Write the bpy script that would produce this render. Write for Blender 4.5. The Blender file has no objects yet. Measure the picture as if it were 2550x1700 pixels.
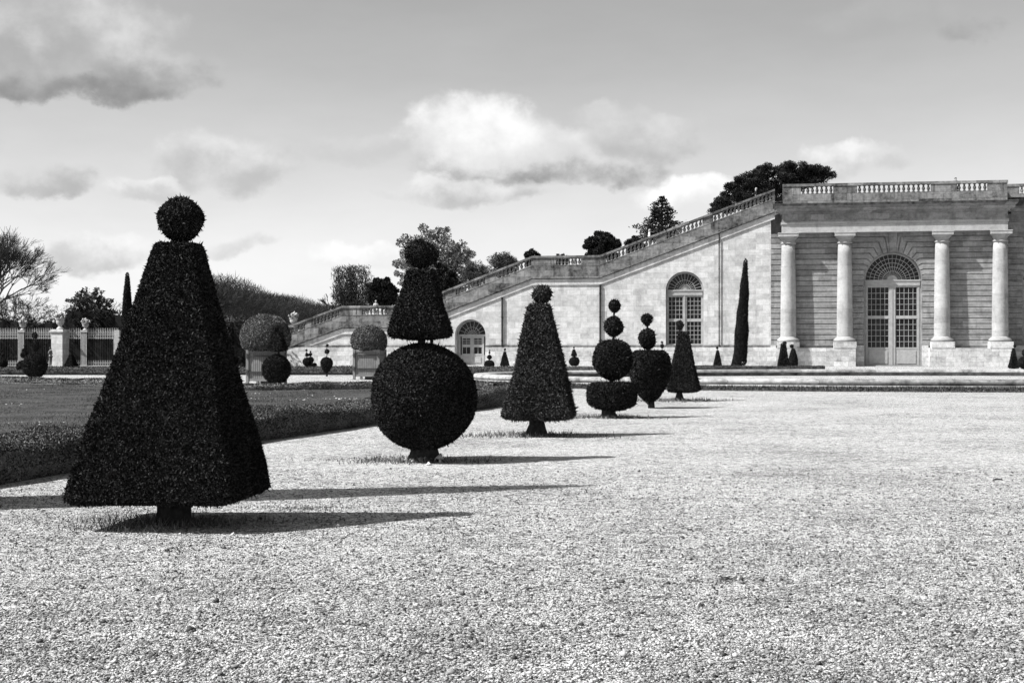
import bpy, math, random
import numpy as np
from mathutils import Vector
from mathutils.geometry import tessellate_polygon

S = bpy.context.scene
R = math.radians
random.seed(4)
RNG = np.random.default_rng(7)

# ------------------------------------------------------------------ camera
F = 3542.0      # focal length of the 2550 px wide photograph, in its pixels (50 mm)
H = 1.6         # eye height
HY = 868.0      # row of the horizon
cam_d = bpy.data.cameras.new('camera')
cam = bpy.data.objects.new('camera', cam_d)
S.collection.objects.link(cam)
cam.location = (0, 0, H)
cam.rotation_euler = (R(90), 0, 0)
cam_d.sensor_width = 36
cam_d.lens = F / 2550 * 36
cam_d.shift_y = (HY - 850) / 2550
cam_d.clip_end = 6000
S.camera = cam

# ------------------------------------------------------------------ light
SUN_EL = 48.0
SUN_BACK = 17.0           # sun stands on the left, this many degrees behind the camera plane
S.view_settings.view_transform = 'Standard'
S.view_settings.look = 'None'
S.view_settings.exposure = 0.84
S.view_settings.gamma = 1.0
ld = bpy.data.lights.new('sun', 'SUN')
ld.energy = 5.0
ld.angle = R(0.5)
ld.color = (1, 0.995, 0.985)
lo = bpy.data.objects.new('sun', ld)
S.collection.objects.link(lo)
to_sun = Vector((-math.cos(R(SUN_BACK)) * math.cos(R(SUN_EL)), -math.sin(R(SUN_BACK)) * math.cos(R(SUN_EL)), math.sin(R(SUN_EL))))
lo.rotation_euler = to_sun.to_track_quat('Z', 'Y').to_euler()
lo.location = (-20, -10, 40)

# world: physical sky seen through a red filter (black and white film) + clouds
W_ = bpy.data.worlds.new('World')
S.world = W_
W_.use_nodes = True
nt = W_.node_tree
nt.nodes.clear()
WN = nt.nodes
WL = nt.links


def wsock(v, inp):
    if isinstance(v, (int, float)):
        inp.default_value = v
    else:
        WL.new(v, inp)


def wm(op, a, b=0.0, c=0.0, clamp=False):
    n = WN.new('ShaderNodeMath')
    n.operation = op
    n.use_clamp = clamp
    wsock(a, n.inputs[0])
    wsock(b, n.inputs[1])
    wsock(c, n.inputs[2])
    return n.outputs[0]


def wmix(f, a, b):
    return wm('ADD', a, wm('MULTIPLY', f, wm('SUBTRACT', b, a)))


SKY_S = 0.1
sky = WN.new('ShaderNodeTexSky')
sky.sky_type = 'NISHITA'
sky.sun_disc = False
sky.sun_elevation = R(SUN_EL)
sky.sun_rotation = math.atan2(to_sun.x, to_sun.y)
sky.air_density = 1.0
sky.dust_density = 1.6
sep = WN.new('ShaderNodeSeparateColor')
WL.new(sky.outputs[0], sep.inputs[0])
red = sep.outputs[0]
tc = WN.new('ShaderNodeTexCoord')
nrm = WN.new('ShaderNodeVectorMath')
nrm.operation = 'NORMALIZE'
WL.new(tc.outputs['Generated'], nrm.inputs[0])
sx = WN.new('ShaderNodeSeparateXYZ')
WL.new(nrm.outputs[0], sx.inputs[0])
az = wm('ARCTAN2', sx.outputs[0], sx.outputs[1])
el = wm('ARCSINE', sx.outputs[2])


def wnoise(scale, detail, stretch, off=0.0, rough=0.55):
    mp = WN.new('ShaderNodeMapping')
    mp.inputs['Scale'].default_value = (1, 1, stretch)
    mp.inputs['Location'].default_value = (off, off * .7, off * .3)
    WL.new(nrm.outputs[0], mp.inputs[0])
    n = WN.new('ShaderNodeTexNoise')
    n.inputs['Scale'].default_value = scale
    n.inputs['Detail'].default_value = detail
    n.inputs['Roughness'].default_value = rough
    WL.new(mp.outputs[0], n.inputs[0])
    return n.outputs[0]


n1 = wnoise(17, 9, 1.15, 3.1, 0.55)
n2 = wnoise(30, 8, 1.15, 1.7, 0.55)
n3 = wnoise(7, 6, 3.0, 9.2, 0.6)
n4 = wnoise(22, 7, 1.3, 5.5, 0.6)
azw = wm('ADD', az, wm('MULTIPLY', wm('SUBTRACT', n2, 0.5), 0.05))
elw = wm('ADD', el, wm('MULTIPLY', wm('SUBTRACT', n4, 0.5), 0.035))
# clear sky: gradient of the physical sky, thin high veil brightening it towards the horizon
GR = 1.0
up = wm('MAXIMUM', sx.outputs[2], 0.0)
veil = wm('POWER', wm('SUBTRACT', 1.0, up, clamp=True), 7.0)
base = wm('ADD', wm('MULTIPLY', red, 1.02), wm('MULTIPLY', veil, 2.35))
base = wm('MULTIPLY', base, wm('ADD', 0.90, wm('MULTIPLY', n3, 0.2)))
col = base
#         px    py   rx   ry  noise thr   dark bright strength
CLOUDS = [(120, 100, 380, 135, 1.0, 0.0, 2.4, 4.6, 0.9),
          (370, 170, 220, 72, 0.9, 0.0, 1.8, 4.0, 0.85),
          (200, 215, 300, 42, 1.0, 0.0, 1.3, 2.6, 0.8),
          (590, 400, 200, 85, 1.3, 0.0, 2.8, 5.0, 0.75),
          (860, 370, 180, 50, 1.5, 0.1, 3.0, 4.6, 0.3),
          (1330, 425, 330, 48, 1.0, 0.0, 1.7, 4.6, 0.95),
          (1190, 335, 200, 112, 0.8, 0.0, 4.6, 6.3, 1.0),
          (1340, 365, 180, 70, 0.9, 0.0, 4.2, 5.8, .9),
          (1180, 478, 280, 38, 1.4, 0.0, 2.7, 5.2, 0.8),
          (1600, 345, 180, 60, 1.5, 0.05, 2.6, 4.4, 0.7),
          (1500, 300, 130, 50, 1.4, 0.05, 3.3, 4.6, 0.55),
          (2120, 400, 140, 50, 1.2, 0.0, 3.4, 5.8, 0.85),
          (1740, 495, 150, 50, 1.2, 0.0, 4.6, 6.2, 0.9),
          (250, 630, 200, 55, 1.3, 0.0, 3.2, 5.8, 0.85),
          (110, 455, 150, 42, 1.5, 0.0, 2.3, 4.0, 0.75),
          (350, 478, 100, 40, 1.2, 0.0, 3.4, 5.6, 0.8),
          (900, 635, 210, 40, 1.3, 0.0, 4.8, 6.2, 0.85),
          (600, 610, 130, 28, 1.5, 0.05, 3.2, 4.8, 0.6),
          (2400, 95, 120, 45, 1.5, 0.0, 1.7, 2.6, 0.6),
          (2230, 55, 240, 60, 1.5, 0.15, 2.4, 3.0, 0.35),
          (3400, 300, 500, 150, 1.5, 0.0, 1.6, 4.4, 0.8),
          (-900, 300, 600, 160, 1.5, 0.0, 1.6, 4.4, 0.8)]
for (px, py, rx, ry, na, th, dk, br, stg) in CLOUDS:
    a0 = math.atan((px - 1275) / F)
    e0 = math.atan((HY - py) / F * math.cos(a0))
    du = wm('DIVIDE', wm('SUBTRACT', azw, a0), rx / F)
    dv = wm('DIVIDE', wm('SUBTRACT', elw, e0), ry / F)
    rr = wm('ADD', wm('MULTIPLY', du, du), wm('MULTIPLY', dv, dv))
    d = wm('ADD', wm('SUBTRACT', 1.0, rr), wm('MULTIPLY', wm('SUBTRACT', n1, 0.5), na * 2.6))
    mr = WN.new('ShaderNodeMapRange')
    mr.interpolation_type = 'SMOOTHSTEP'
    WL.new(d, mr.inputs[0])
    mr.inputs[1].default_value = th
    mr.inputs[2].default_value = th + 0.95
    sh = wm('ADD', wm('MULTIPLY', dv, 0.5), wm('ADD', 0.42, wm('MULTIPLY', wm('SUBTRACT', n2, 0.5), 1.7)))
    ms = WN.new('ShaderNodeMapRange')
    ms.interpolation_type = 'SMOOTHSTEP'
    WL.new(sh, ms.inputs[0])
    cc = wmix(ms.outputs[0], dk, br)
    col = wmix(wm('MULTIPLY', mr.outputs[0], stg), col, cc)
comb = WN.new('ShaderNodeCombineColor')
for i in range(3):
    WL.new(col, comb.inputs[i])
bg = WN.new('ShaderNodeBackground')
bg.inputs[1].default_value = SKY_S
WL.new(comb.outputs[0], bg.inputs[0])
wo = WN.new('ShaderNodeOutputWorld')
WL.new(bg.outputs[0], wo.inputs[0])

# ------------------------------------------------------------------ materials (all in greys: the photograph is black and white)


class NT:
    def __init__(s, name):
        s.m = bpy.data.materials.new(name)
        s.m.use_nodes = True
        s.t = s.m.node_tree
        s.n = s.t.nodes
        s.b = s.n['Principled BSDF']
        s.tc = s.n.new('ShaderNodeTexCoord')
        s.co = s.tc.outputs['Object']

    def link(s, a, b):
        s.t.links.new(a, b)

    def put(s, v, inp):
        if isinstance(v, (int, float)):
            inp.default_value = v
        else:
            s.link(v, inp)

    def math(s, op, a, b=0.0, c=0.0, clamp=False):
        n = s.n.new('ShaderNodeMath')
        n.operation = op
        n.use_clamp = clamp
        s.put(a, n.inputs[0])
        s.put(b, n.inputs[1])
        s.put(c, n.inputs[2])
        return n.outputs[0]

    def mapping(s, scale=(1, 1, 1), loc=(0, 0, 0), co=None):
        n = s.n.new('ShaderNodeMapping')
        n.inputs['Scale'].default_value = scale
        n.inputs['Location'].default_value = loc
        s.link(co or s.co, n.inputs[0])
        return n.outputs[0]

    def noise(s, scale, detail=5, rough=.55, co=None, dist=0.0):
        n = s.n.new('ShaderNodeTexNoise')
        n.inputs['Scale'].default_value = scale
        n.inputs['Detail'].default_value = detail
        n.inputs['Roughness'].default_value = rough
        n.inputs['Distortion'].default_value = dist
        s.link(co or s.co, n.inputs[0])
        return n.outputs[0]

    def vor(s, scale, co=None, feature='F1', out='Distance'):
        n = s.n.new('ShaderNodeTexVoronoi')
        n.feature = feature
        n.inputs['Scale'].default_value = scale
        s.link(co or s.co, n.inputs[0])
        return n.outputs[out]

    def rng(s, v, a, b, c, d, smooth=False):
        n = s.n.new('ShaderNodeMapRange')
        if smooth:
            n.interpolation_type = 'SMOOTHSTEP'
        s.put(v, n.inputs[0])
        for i, x in enumerate((a, b, c, d)):
            n.inputs[i + 1].default_value = x
        return n.outputs[0]

    def sepc(s, c):
        n = s.n.new('ShaderNodeSeparateColor')
        s.link(c, n.inputs[0])
        return n.outputs[0]

    def out(s, val, rough=.8, bump=None, bs=.3, bd=.02, spec=.3):
        c = s.n.new('ShaderNodeCombineColor')
        for i in range(3):
            s.put(val, c.inputs[i])
        s.link(c.outputs[0], s.b.inputs['Base Color'])
        s.put(rough, s.b.inputs['Roughness'])
        s.b.inputs['Specular IOR Level'].default_value = spec
        if bump is not None:
            b = s.n.new('ShaderNodeBump')
            b.inputs['Strength'].default_value = bs
            b.inputs['Distance'].default_value = bd
            s.link(bump, b.inputs['Height'])
            s.link(b.outputs[0], s.b.inputs['Normal'])
        return s.m


def m_gravel():
    t = NT('gravel')
    wp = t.noise(3.0, 3)
    cell = t.sepc(t.vor(70, out='Color'))
    cell2 = t.sepc(t.vor(135, out='Color'))
    cell3 = t.sepc(t.vor(30, out='Color'))
    dist = t.vor(70)
    v = t.math('ADD', t.math('MULTIPLY', cell, .50), t.math('MULTIPLY', cell2, .28))
    v = t.math('ADD', v, t.math('MULTIPLY', cell3, .22))
    v = t.rng(v, .26, .66, .10, 1.25)
    patch = t.noise(.35, 6, .62)
    patch2 = t.noise(1.7, 5, .6)
    pm = t.rng(t.math('ADD', t.math('MULTIPLY', patch, .6), t.math('MULTIPLY', patch2, .4)), .38, .60, .60, 1.2)
    v = t.math('MULTIPLY', v, pm)
    far1 = t.noise(7, 9, .8)
    far2 = t.vor(9, co=t.mapping((1.6, .5, 1)))
    v = t.math('MULTIPLY', v, t.rng(far1, .38, .54, .28, 1.2))
    v = t.math('MULTIPLY', v, t.rng(far2, .05, .5, 1.15, .8))
    v = t.math('MINIMUM', v, .82)
    gap = t.rng(dist, .35, .75, 1.0, .6)  # self-shadow in the gaps between stones, put into the colour
    v = t.math('MULTIPLY', v, gap)
    h = t.math('ADD', t.math('MULTIPLY', t.math('SUBTRACT', .6, dist), 1.0), t.math('MULTIPLY', t.vor(135), -.5))
    h = t.math('ADD', h, t.math('MULTIPLY', cell, .5))
    h = t.math('ADD', h, t.math('MULTIPLY', t.noise(5, 8, .75), 5.0))
    return t.out(v, .9, h, .8, .02, .1)


def m_pebble():
    t = NT('pebble_stone')
    g = t.n.new('ShaderNodeNewGeometry')
    v = t.rng(t.math('POWER', g.outputs['Random Per Island'], 1.5), 0, 1, .02, .60)
    v = t.math('MULTIPLY', v, t.rng(t.noise(1.1, 5, .65), .36, .62, .5, 1.1))
    return t.out(v, .7, None, spec=.3)


def m_stone(name, lo_, hi, stain=.35, block=(1.15, .51), mort=.8, bump=.25, streak=.5):
    t = NT(name)
    sp = t.n.new('ShaderNodeSeparateXYZ')
    t.link(t.co, sp.inputs[0])
    cb = t.n.new('ShaderNodeCombineXYZ')
    t.link(t.math('ADD', sp.outputs[0], t.math('MULTIPLY', sp.outputs[1], 1.0)), cb.inputs[0])
    t.link(sp.outputs[2], cb.inputs[1])
    br = t.n.new('ShaderNodeTexBrick')
    br.offset = .5
    br.inputs['Scale'].default_value = 1.0
    br.inputs['Brick Width'].default_value = block[0]
    br.inputs['Row Height'].default_value = block[1]
    br.inputs['Mortar Size'].default_value = .012
    br.inputs['Mortar Smooth'].default_value = .4
    br.inputs['Color1'].default_value = (0, 0, 0, 1)
    br.inputs['Color2'].default_value = (1, 1, 1, 1)
    br.inputs['Mortar'].default_value = (.5, .5, .5, 1)
    t.link(cb.outputs[0], br.inputs['Vector'])
    bv = t.sepc(br.outputs['Color'])
    n1_ = t.noise(.55, 7, .65)
    n2_ = t.noise(3.2, 8, .72)
    st = t.noise(1.0, 6, .65, co=t.mapping((1.6, 1.6, .22)))
    v = t.math('ADD', t.math('MULTIPLY', bv, .16), t.math('MULTIPLY', n2_, .55))
    v = t.math('ADD', v, t.math('MULTIPLY', n1_, .5))
    v = t.rng(v, .42, .74, lo_, hi)
    dk = t.rng(t.math('ADD', t.math('MULTIPLY', st, streak), t.math('MULTIPLY', n1_, 1 - streak)), .50, .70, 1.0, 1 - stain, True)
    v = t.math('MULTIPLY', v, dk)
    v = t.math('MULTIPLY', v, t.rng(br.outputs['Fac'], 0, 1, 1.0, mort))
    sp2 = t.rng(t.noise(22, 4, .7), .58, .70, 1.0, .6)
    v = t.math('MULTIPLY', v, sp2)
    lines = t.noise(1.0, 5, .7, co=t.mapping((.5, .5, 5.5)))
    v = t.math('MULTIPLY', v, t.rng(lines, .58, .70, 1.0, .72))
    h = t.math('SUBTRACT', t.math('ADD', n2_, t.math('MULTIPLY', t.noise(25, 5), .4)), t.math('MULTIPLY', br.outputs['Fac'], .6))
    return t.out(v, .9, h, bump, .03, .15)


def m_plain(name, a, b, scale=6, rough=.8, spec=.3, bump=.2, bd=.01, det=5):
    t = NT(name)
    n = t.noise(scale, det, .6)
    v = t.rng(n, .3, .7, a, b)
    return t.out(v, rough, n, bump, bd, spec)


def m_leaf(name, a, b, rough=.8, spec=.08, patch=1.6):
    t = NT(name)
    g = t.n.new('ShaderNodeNewGeometry')
    r = t.math('POWER', g.outputs['Random Per Island'], 2.0)
    v = t.rng(r, 0, 1, a, b)
    v = t.math('MULTIPLY', v, t.rng(t.noise(patch, 4), .3, .7, .7, 1.3))
    return t.out(v, rough, None, spec=spec)


def m_grass():
    t = NT('lawn_grass')
    n = t.noise(.5, 6, .65)
    n2_ = t.noise(9, 6, .7)
    n3_ = t.noise(2.2, 5, .6)
    v = t.math('ADD', t.math('MULTIPLY', n, .35), t.math('ADD', t.math('MULTIPLY', n2_, .35), t.math('MULTIPLY', n3_, .3)))
    v = t.rng(v, .36, .62, .008, .095)
    return t.out(v, .9, n2_, .8, .05, .1)


M = {}
M['gravel'] = m_gravel()
M['pebble'] = m_pebble()
M['stone'] = m_stone('pale_limestone', .31, .63, .5, (1.25, .51), .7)
M['stone_pav'] = m_stone('pavilion_limestone', .11, .32, .5)
M['plinth'] = m_stone('plinth_limestone', .24, .66, .6, (1.3, .45), .5, .5, .2)
M['parapet'] = m_stone('weathered_limestone', .010, .27, .88, (1.4, .6), .55, .6, .7)
M['column'] = m_stone('column_limestone', .24, .42, .42, (9, 1.3), .85, .2, .3)
M['rim'] = m_stone('basin_stone', .05, .46, .85, (2.4, 3), .45, .5, .1)
M['yew'] = m_leaf('yew_leaves', .003, .044)
M['yewfar'] = m_leaf('distant_yew_leaves', .012, .030)
M['yewlight'] = m_leaf('sparse_yew_leaves', .012, .07)
M['tub'] = m_leaf('tub_shrub_leaves', .03, .24)
M['box'] = m_leaf('box_hedge_leaves', .010, .24, patch=1.4)
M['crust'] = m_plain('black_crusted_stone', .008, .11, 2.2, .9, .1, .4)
M['baluster_shaded'] = m_plain('shaded_balusters', .05, .14, 6, .9, .1, .3)  # pavilion balusters' shade against the sky is put into this darker colour
M['grass'] = m_grass()
M['blade'] = m_leaf('grass_blades', .015, .13, patch=.7)
M['weed'] = m_leaf('foot_grass', .05, .30, patch=1.5)
M['bark'] = m_plain('bark', .012, .045, 14, .9, .1, .6, .02)
M['barkpale'] = m_plain('pale_bark', .06, .13, 8, .9, .1, .4, .02)
M['twig'] = m_plain('bare_twigs', .02, .05, 3, .9, .1, .1)
M['leafpale'] = m_leaf('spring_leaves', .09, .45)
M['leafmid'] = m_leaf('budding_leaves', .03, .09)
M['leafdark'] = m_leaf('evergreen_leaves', .006, .030)
M['pine'] = m_leaf('pine_needles', .008, .035)
M['paint'] = m_plain('grey_paint', .13, .18, 5, .6, .3, .1)
M['joinery'] = m_plain('weathered_joinery_paint', .26, .36, 3, .6, .3, .1)
M['iron'] = m_plain('dark_iron', .015, .04, 12, .5, .4, .2)
M['railing'] = m_plain('pale_railing_paint', .34, .50, 6, .5, .4, .1)
M['soil'] = m_plain('soil', .03, .14, 12, .95, .1, .8, .04)
M['dark_lining'] = m_plain('dark_lining_stone', .008, .05, 5, .8, .2, .3)
M['skin'] = m_plain('skin', .30, .34, 8, .6, .3, .05)
M['dark_cloth'] = m_plain('dark_cloth', .015, .03, 10, .9, .1, .2)
M['mid_cloth'] = m_plain('grey_cloth', .12, .18, 10, .9, .1, .2)
M['pale_cloth'] = m_plain('pale_cloth', .5, .62, 10, .9, .1, .2)
M['hair'] = m_plain('dark_hair', .01, .02, 20, .6, .3, .2)
M['hairpale'] = m_plain('fair_hair', .3, .4, 20, .6, .3, .2)
M['petal'] = m_plain('white_petals', .5, .7, 20, .8, .2, .1)


def m_glass():
    t = NT('window_glass')
    br = t.noise(1.1, 2)
    t.out(t.rng(br, .4, .6, .004, .02), .2, t.noise(2.5, 2), .15, .02, .2)
    return t.m


M['glass'] = m_glass()


def m_water():
    t = NT('pool_water')
    t.b.inputs['IOR'].default_value = 1.06
    t.out(.010, .35, t.noise(2.2, 4, .6, co=t.mapping((1, 2.2, 1))), .35, .03, .02)
    return t.m


M['water'] = m_water()

# ------------------------------------------------------------------ mesh helpers


class MB:
    def __init__(s):
        s.v = []
        s.f = []

    def add(s, vs, fs):
        o = len(s.v)
        s.v += [tuple(p) for p in vs]
        s.f += [tuple(i + o for i in f) for f in fs]
        return s

    def box(s, x0, x1, y0, y1, z0, z1):
        vs = [(x, y, z) for z in (z0, z1) for y in (y0, y1) for x in (x0, x1)]
        return s.add(vs, [(0, 2, 3, 1), (4, 5, 7, 6), (0, 1, 5, 4), (2, 6, 7, 3), (0, 4, 6, 2), (1, 3, 7, 5)])

    def poly(s, pts, v0, v1, holes=()):
        """polygon in the (u, z) plane given depth from v0 (front) to v1, with holes"""
        loops = [list(pts)] + [list(h) for h in holes]
        flat = [p for l in loops for p in l]
        tris = tessellate_polygon([[Vector((p[0], p[1], 0)) for p in l] for l in loops])
        n = len(flat)
        vs = [(p[0], v0, p[1]) for p in flat] + [(p[0], v1, p[1]) for p in flat]
        fs = []
        for t in tris:
            a, b, c = [Vector((flat[i][0], flat[i][1])) for i in t]
            cr = (b.x - a.x) * (c.y - a.y) - (b.y - a.y) * (c.x - a.x)
            tt = t if cr > 0 else (t[0], t[2], t[1])     # counter-clockwise in (u, z) looks towards -v
            fs.append(tuple(tt))
            fs.append(tuple(i + n for i in reversed(tt)))
        k = 0
        for li, l in enumerate(loops):
            ar = sum(l[i][0] * l[(i + 1) % len(l)][1] - l[(i + 1) % len(l)][0] * l[i][1] for i in range(len(l)))
            ccw = ar > 0
            if li > 0:
                ccw = not ccw
            for i in range(len(l)):
                a = k + i
                b = k + (i + 1) % len(l)
                fs.append((a, a + n, b + n, b) if ccw else (a, b, b + n, a + n))
            k += len(l)
        return s.add(vs, fs)

    def lathe(s, prof, cx=0, cy=0, n=16, z0=0):
        vs = []
        for (r, z) in prof:
            for i in range(n):
                a = 2 * math.pi * i / n
                vs.append((cx + r * math.cos(a), cy + r * math.sin(a), z0 + z))
        fs = []
        for k in range(len(prof) - 1):
            for i in range(n):
                j = (i + 1) % n
                fs.append((k * n + i, k * n + j, (k + 1) * n + j, (k + 1) * n + i))
        fs.append(tuple(reversed(range(n))))
        fs.append(tuple((len(prof) - 1) * n + i for i in range(n)))
        return s.add(vs, fs)

    def tube(s, p0, p1, r0, r1, n=6, caps=True):
        p0 = Vector(p0)
        p1 = Vector(p1)
        d = (p1 - p0)
        if d.length < 1e-6:
            return s
        d.normalize()
        a = d.orthogonal().normalized()
        b = d.cross(a)
        vs = []
        for (p, r) in ((p0, r0), (p1, r1)):
            for i in range(n):
                t = 2 * math.pi * i / n
                vs.append(p + a * (r * math.cos(t)) + b * (r * math.sin(t)))
        fs = [(i, (i + 1) % n, n + (i + 1) % n, n + i) for i in range(n)]
        if caps:
            fs += [tuple(reversed(range(n))), tuple(range(n, 2 * n))]
        return s.add(vs, fs)

    def path(s, pts, rs, n=6):
        for i in range(len(pts) - 1):
            s.tube(pts[i], pts[i + 1], rs[i], rs[i + 1], n)
        return s


def link(name, me, mat, parent=None, smooth=False):
    if mat is not None:
        me.materials.append(M[mat] if isinstance(mat, str) else mat)
    if smooth:
        me.polygons.foreach_set('use_smooth', [True] * len(me.polygons))
    o = bpy.data.objects.new(name, me)
    S.collection.objects.link(o)
    if parent:
        o.parent = parent
    return o


def obj(name, mb, mat, parent=None, smooth=False):
    me = bpy.data.meshes.new(name)
    me.from_pydata(mb.v, [], mb.f)
    me.update()
    return link(name, me, mat, parent, smooth)


def npmesh(name, v, f):
    """v (n,3), f (m,k) all faces with k corners"""
    me = bpy.data.meshes.new(name)
    me.vertices.add(len(v))
    me.vertices.foreach_set('co', np.asarray(v, np.float32).ravel())
    k = f.shape[1]
    me.loops.add(f.size)
    me.loops.foreach_set('vertex_index', f.astype(np.int32).ravel())
    me.polygons.add(len(f))
    me.polygons.foreach_set('loop_start', np.arange(0, f.size, k, dtype=np.int32))
    me.polygons.foreach_set('loop_total', np.full(len(f), k, np.int32))
    me.update(calc_edges=True)
    return me


def tag(o, label=None, cat=None, group=None, kind=None):
    if label:
        o['label'] = label
    if cat:
        o['category'] = cat
    if group:
        o['group'] = group
    if kind:
        o['kind'] = kind
    return o


def thing(name, label, cat, loc=(0, 0, 0), rz=0, group=None):
    o = bpy.data.objects.new(name, None)
    o.empty_display_size = .3
    S.collection.objects.link(o)
    o.location = loc
    o.rotation_euler = (0, 0, rz)
    return tag(o, label, cat, group)


def gp(px, py):
    Y = H * F / (py - HY)
    return ((px - 1275) * Y / F, Y)


def norm(a):
    return a / np.maximum(np.linalg.norm(a, axis=1, keepdims=True), 1e-9)


def leaf_quads(P, N, ln, wd, spread, rng, droop=0.0, longp=.02, longf=2.2, sink=.35, face=0.0):
    n = len(P)
    d = norm(N + rng.normal(0, spread, (n, 3)) + np.array([0, 0, -droop]))
    L = ln * (0.6 + 0.8 * rng.random(n))
    L = np.where(rng.random(n) < longp, L * longf, L)[:, None]
    if face:
        tn = norm(rng.normal(0, 1, (n, 3)))
        d = norm(N * .75 + tn * spread * 1.5)
        ref = N + rng.normal(0, face, (n, 3))
    else:
        ref = rng.normal(0, 1, (n, 3))
    sd = norm(np.cross(d, ref)) * (wd * (.7 + .6 * rng.random(n)))[:, None]
    b = P - d * L * sink
    v = np.stack([b, b + d * L * .55 + sd * .5, b + d * L, b + d * L * .5 - sd * .5], 1).reshape(-1, 3)
    f = np.arange(4 * n).reshape(-1, 4)
    return v, f


def tier_mesh(name, prof, square, rot, dens, ln, wd, mat, parent, off=(0, 0), rough=.02, seed=0, spread=.55, longp=.02, droop=0.0, shift=None):
    """clipped foliage: a closed core following prof [(r,z)..], round or square in plan, covered with leaves"""  # unlit look of the bars put into the colour, darker than the rails
    rng = np.random.default_rng(seed + 11)
    nt_ = 72
    pr = np.array(prof, float)
    seg = np.hypot(np.diff(pr[:, 0]), np.diff(pr[:, 1]))
    t = np.concatenate([[0], np.cumsum(seg)])
    m = max(8, min(44, int(t[-1] / 0.07)))
    tt = np.unique(np.concatenate([np.linspace(0, t[-1], m), t]))
    rr = np.interp(tt, t, pr[:, 0])
    zz = np.interp(tt, t, pr[:, 1])
    rr = np.maximum(rr - .42 * ln, .001)
    zc_ = (zz.min() + zz.max()) / 2
    zz = zc_ + (zz - zc_) * max(.5, 1 - .84 * ln / max(zz.max() - zz.min(), .05))
    th = np.linspace(0, 2 * np.pi, nt_, endpoint=False)
    if square:
        s_ = 1 / (np.abs(np.cos(th)) ** 30 + np.abs(np.sin(th)) ** 30) ** (1 / 30)
    else:
        s_ = np.ones(nt_)
    ph = rng.random((6, 3)) * 6.28
    fr = rng.normal(0, 1, (6, 3)) * (2.2 / max(rr.max(), .1))
    X = rr[:, None] * s_[None, :] * np.cos(th + rot)[None, :]
    Y = rr[:, None] * s_[None, :] * np.sin(th + rot)[None, :]
    Z = zz[:, None] * np.ones(nt_)[None, :]
    dsp = sum(np.sin(X * fr[i, 0] + Y * fr[i, 1] + Z * fr[i, 2] + ph[i, 0]) for i in range(6)) / 6
    k = 1 + rough * dsp / max(rr.max(), .1) * 1.6
    X = X * k + off[0]
    Y = Y * k + off[1]
    Z = Z + dsp * rough * .4
    if shift is not None:
        X = X + np.interp(Z, shift[0], shift[1])
    G = np.stack([X, Y, Z], 2)
    nr = len(tt)
    v = G.reshape(-1, 3)
    a = np.arange((nr - 1) * nt_).reshape(nr - 1, nt_)
    b = np.roll(a, -1, 1)
    f = np.stack([a, b, b + nt_, a + nt_], 2).reshape(-1, 4)
    A, B, C_, D = v[f[:, 0]], v[f[:, 1]], v[f[:, 2]], v[f[:, 3]]
    nn = np.cross(C_ - A, D - B)
    ar = np.linalg.norm(nn, axis=1) / 2
    cnt = int(ar.sum() * dens)
    ci = rng.choice(len(f), cnt, p=ar / ar.sum())
    s1, s2 = rng.random((2, cnt, 1))
    P = (A[ci] * (1 - s1) + B[ci] * s1) * (1 - s2) + (D[ci] * (1 - s1) + C_[ci] * s1) * s2
    N = norm(nn[ci])
    c0 = v.mean(0)
    flip = ((P - c0) * N).sum(1)
    if flip.mean() < 0:
        N = -N
        f = f[:, ::-1]
    lv, lf = leaf_quads(P, N, ln, wd, spread, rng, droop, longp, face=.45)
    # core shrunk a little so the leaves stand off it
    cv = c0 + (v - c0) * (1 - min(.06, .3 * ln / max(rr.max(), .1)))
    cap0 = len(cv)
    V = np.concatenate([cv, lv])
    Fc = np.concatenate([f, lf + cap0])
    return link(name, npmesh(name, V, Fc), mat, parent)


def trunk_part(parent, r, z0, z1, off=(0, 0), flare=1.5, mat='bark', seed=0, n=12):
    rnd = random.Random(seed)
    mb = MB()
    pr = [(r * flare, z0 - .05), (r * (1 + (flare - 1) * .45), z0 + (z1 - z0) * .2), (r, z0 + (z1 - z0) * .5), (r * .95, z1)]
    mb.lathe(pr, off[0], off[1], n)
    mb.v = [(x + rnd.uniform(-.1, .1) * r, y + rnd.uniform(-.1, .1) * r, z) for x, y, z in mb.v]
    return obj('trunk', mb, mat, parent, True)


def ball(rx, zc, rz, n=14, cut=1.0):
    return [(max(.001, rx * math.sin(math.pi * i / n)), zc - rz * math.cos(math.pi * i / n)) for i in range(n + 1)]


def frustum(z0, z1, h0, h1, under=.25):
    """half-widths h0 (bottom) and h1 (top); the underside slopes in to the trunk"""
    return [(.001, z0 - under * .1), (h0 * .5, z0 - under * .05), (h0 * .93, z0 + (z1 - z0) * .008), (h0, z0 + (z1 - z0) * .035), (h0 + (h1 - h0) * .5, z0 + (z1 - z0) * .5), (h1, z1 - .01), (h1 * .85, z1), (.001, z1)]


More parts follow.
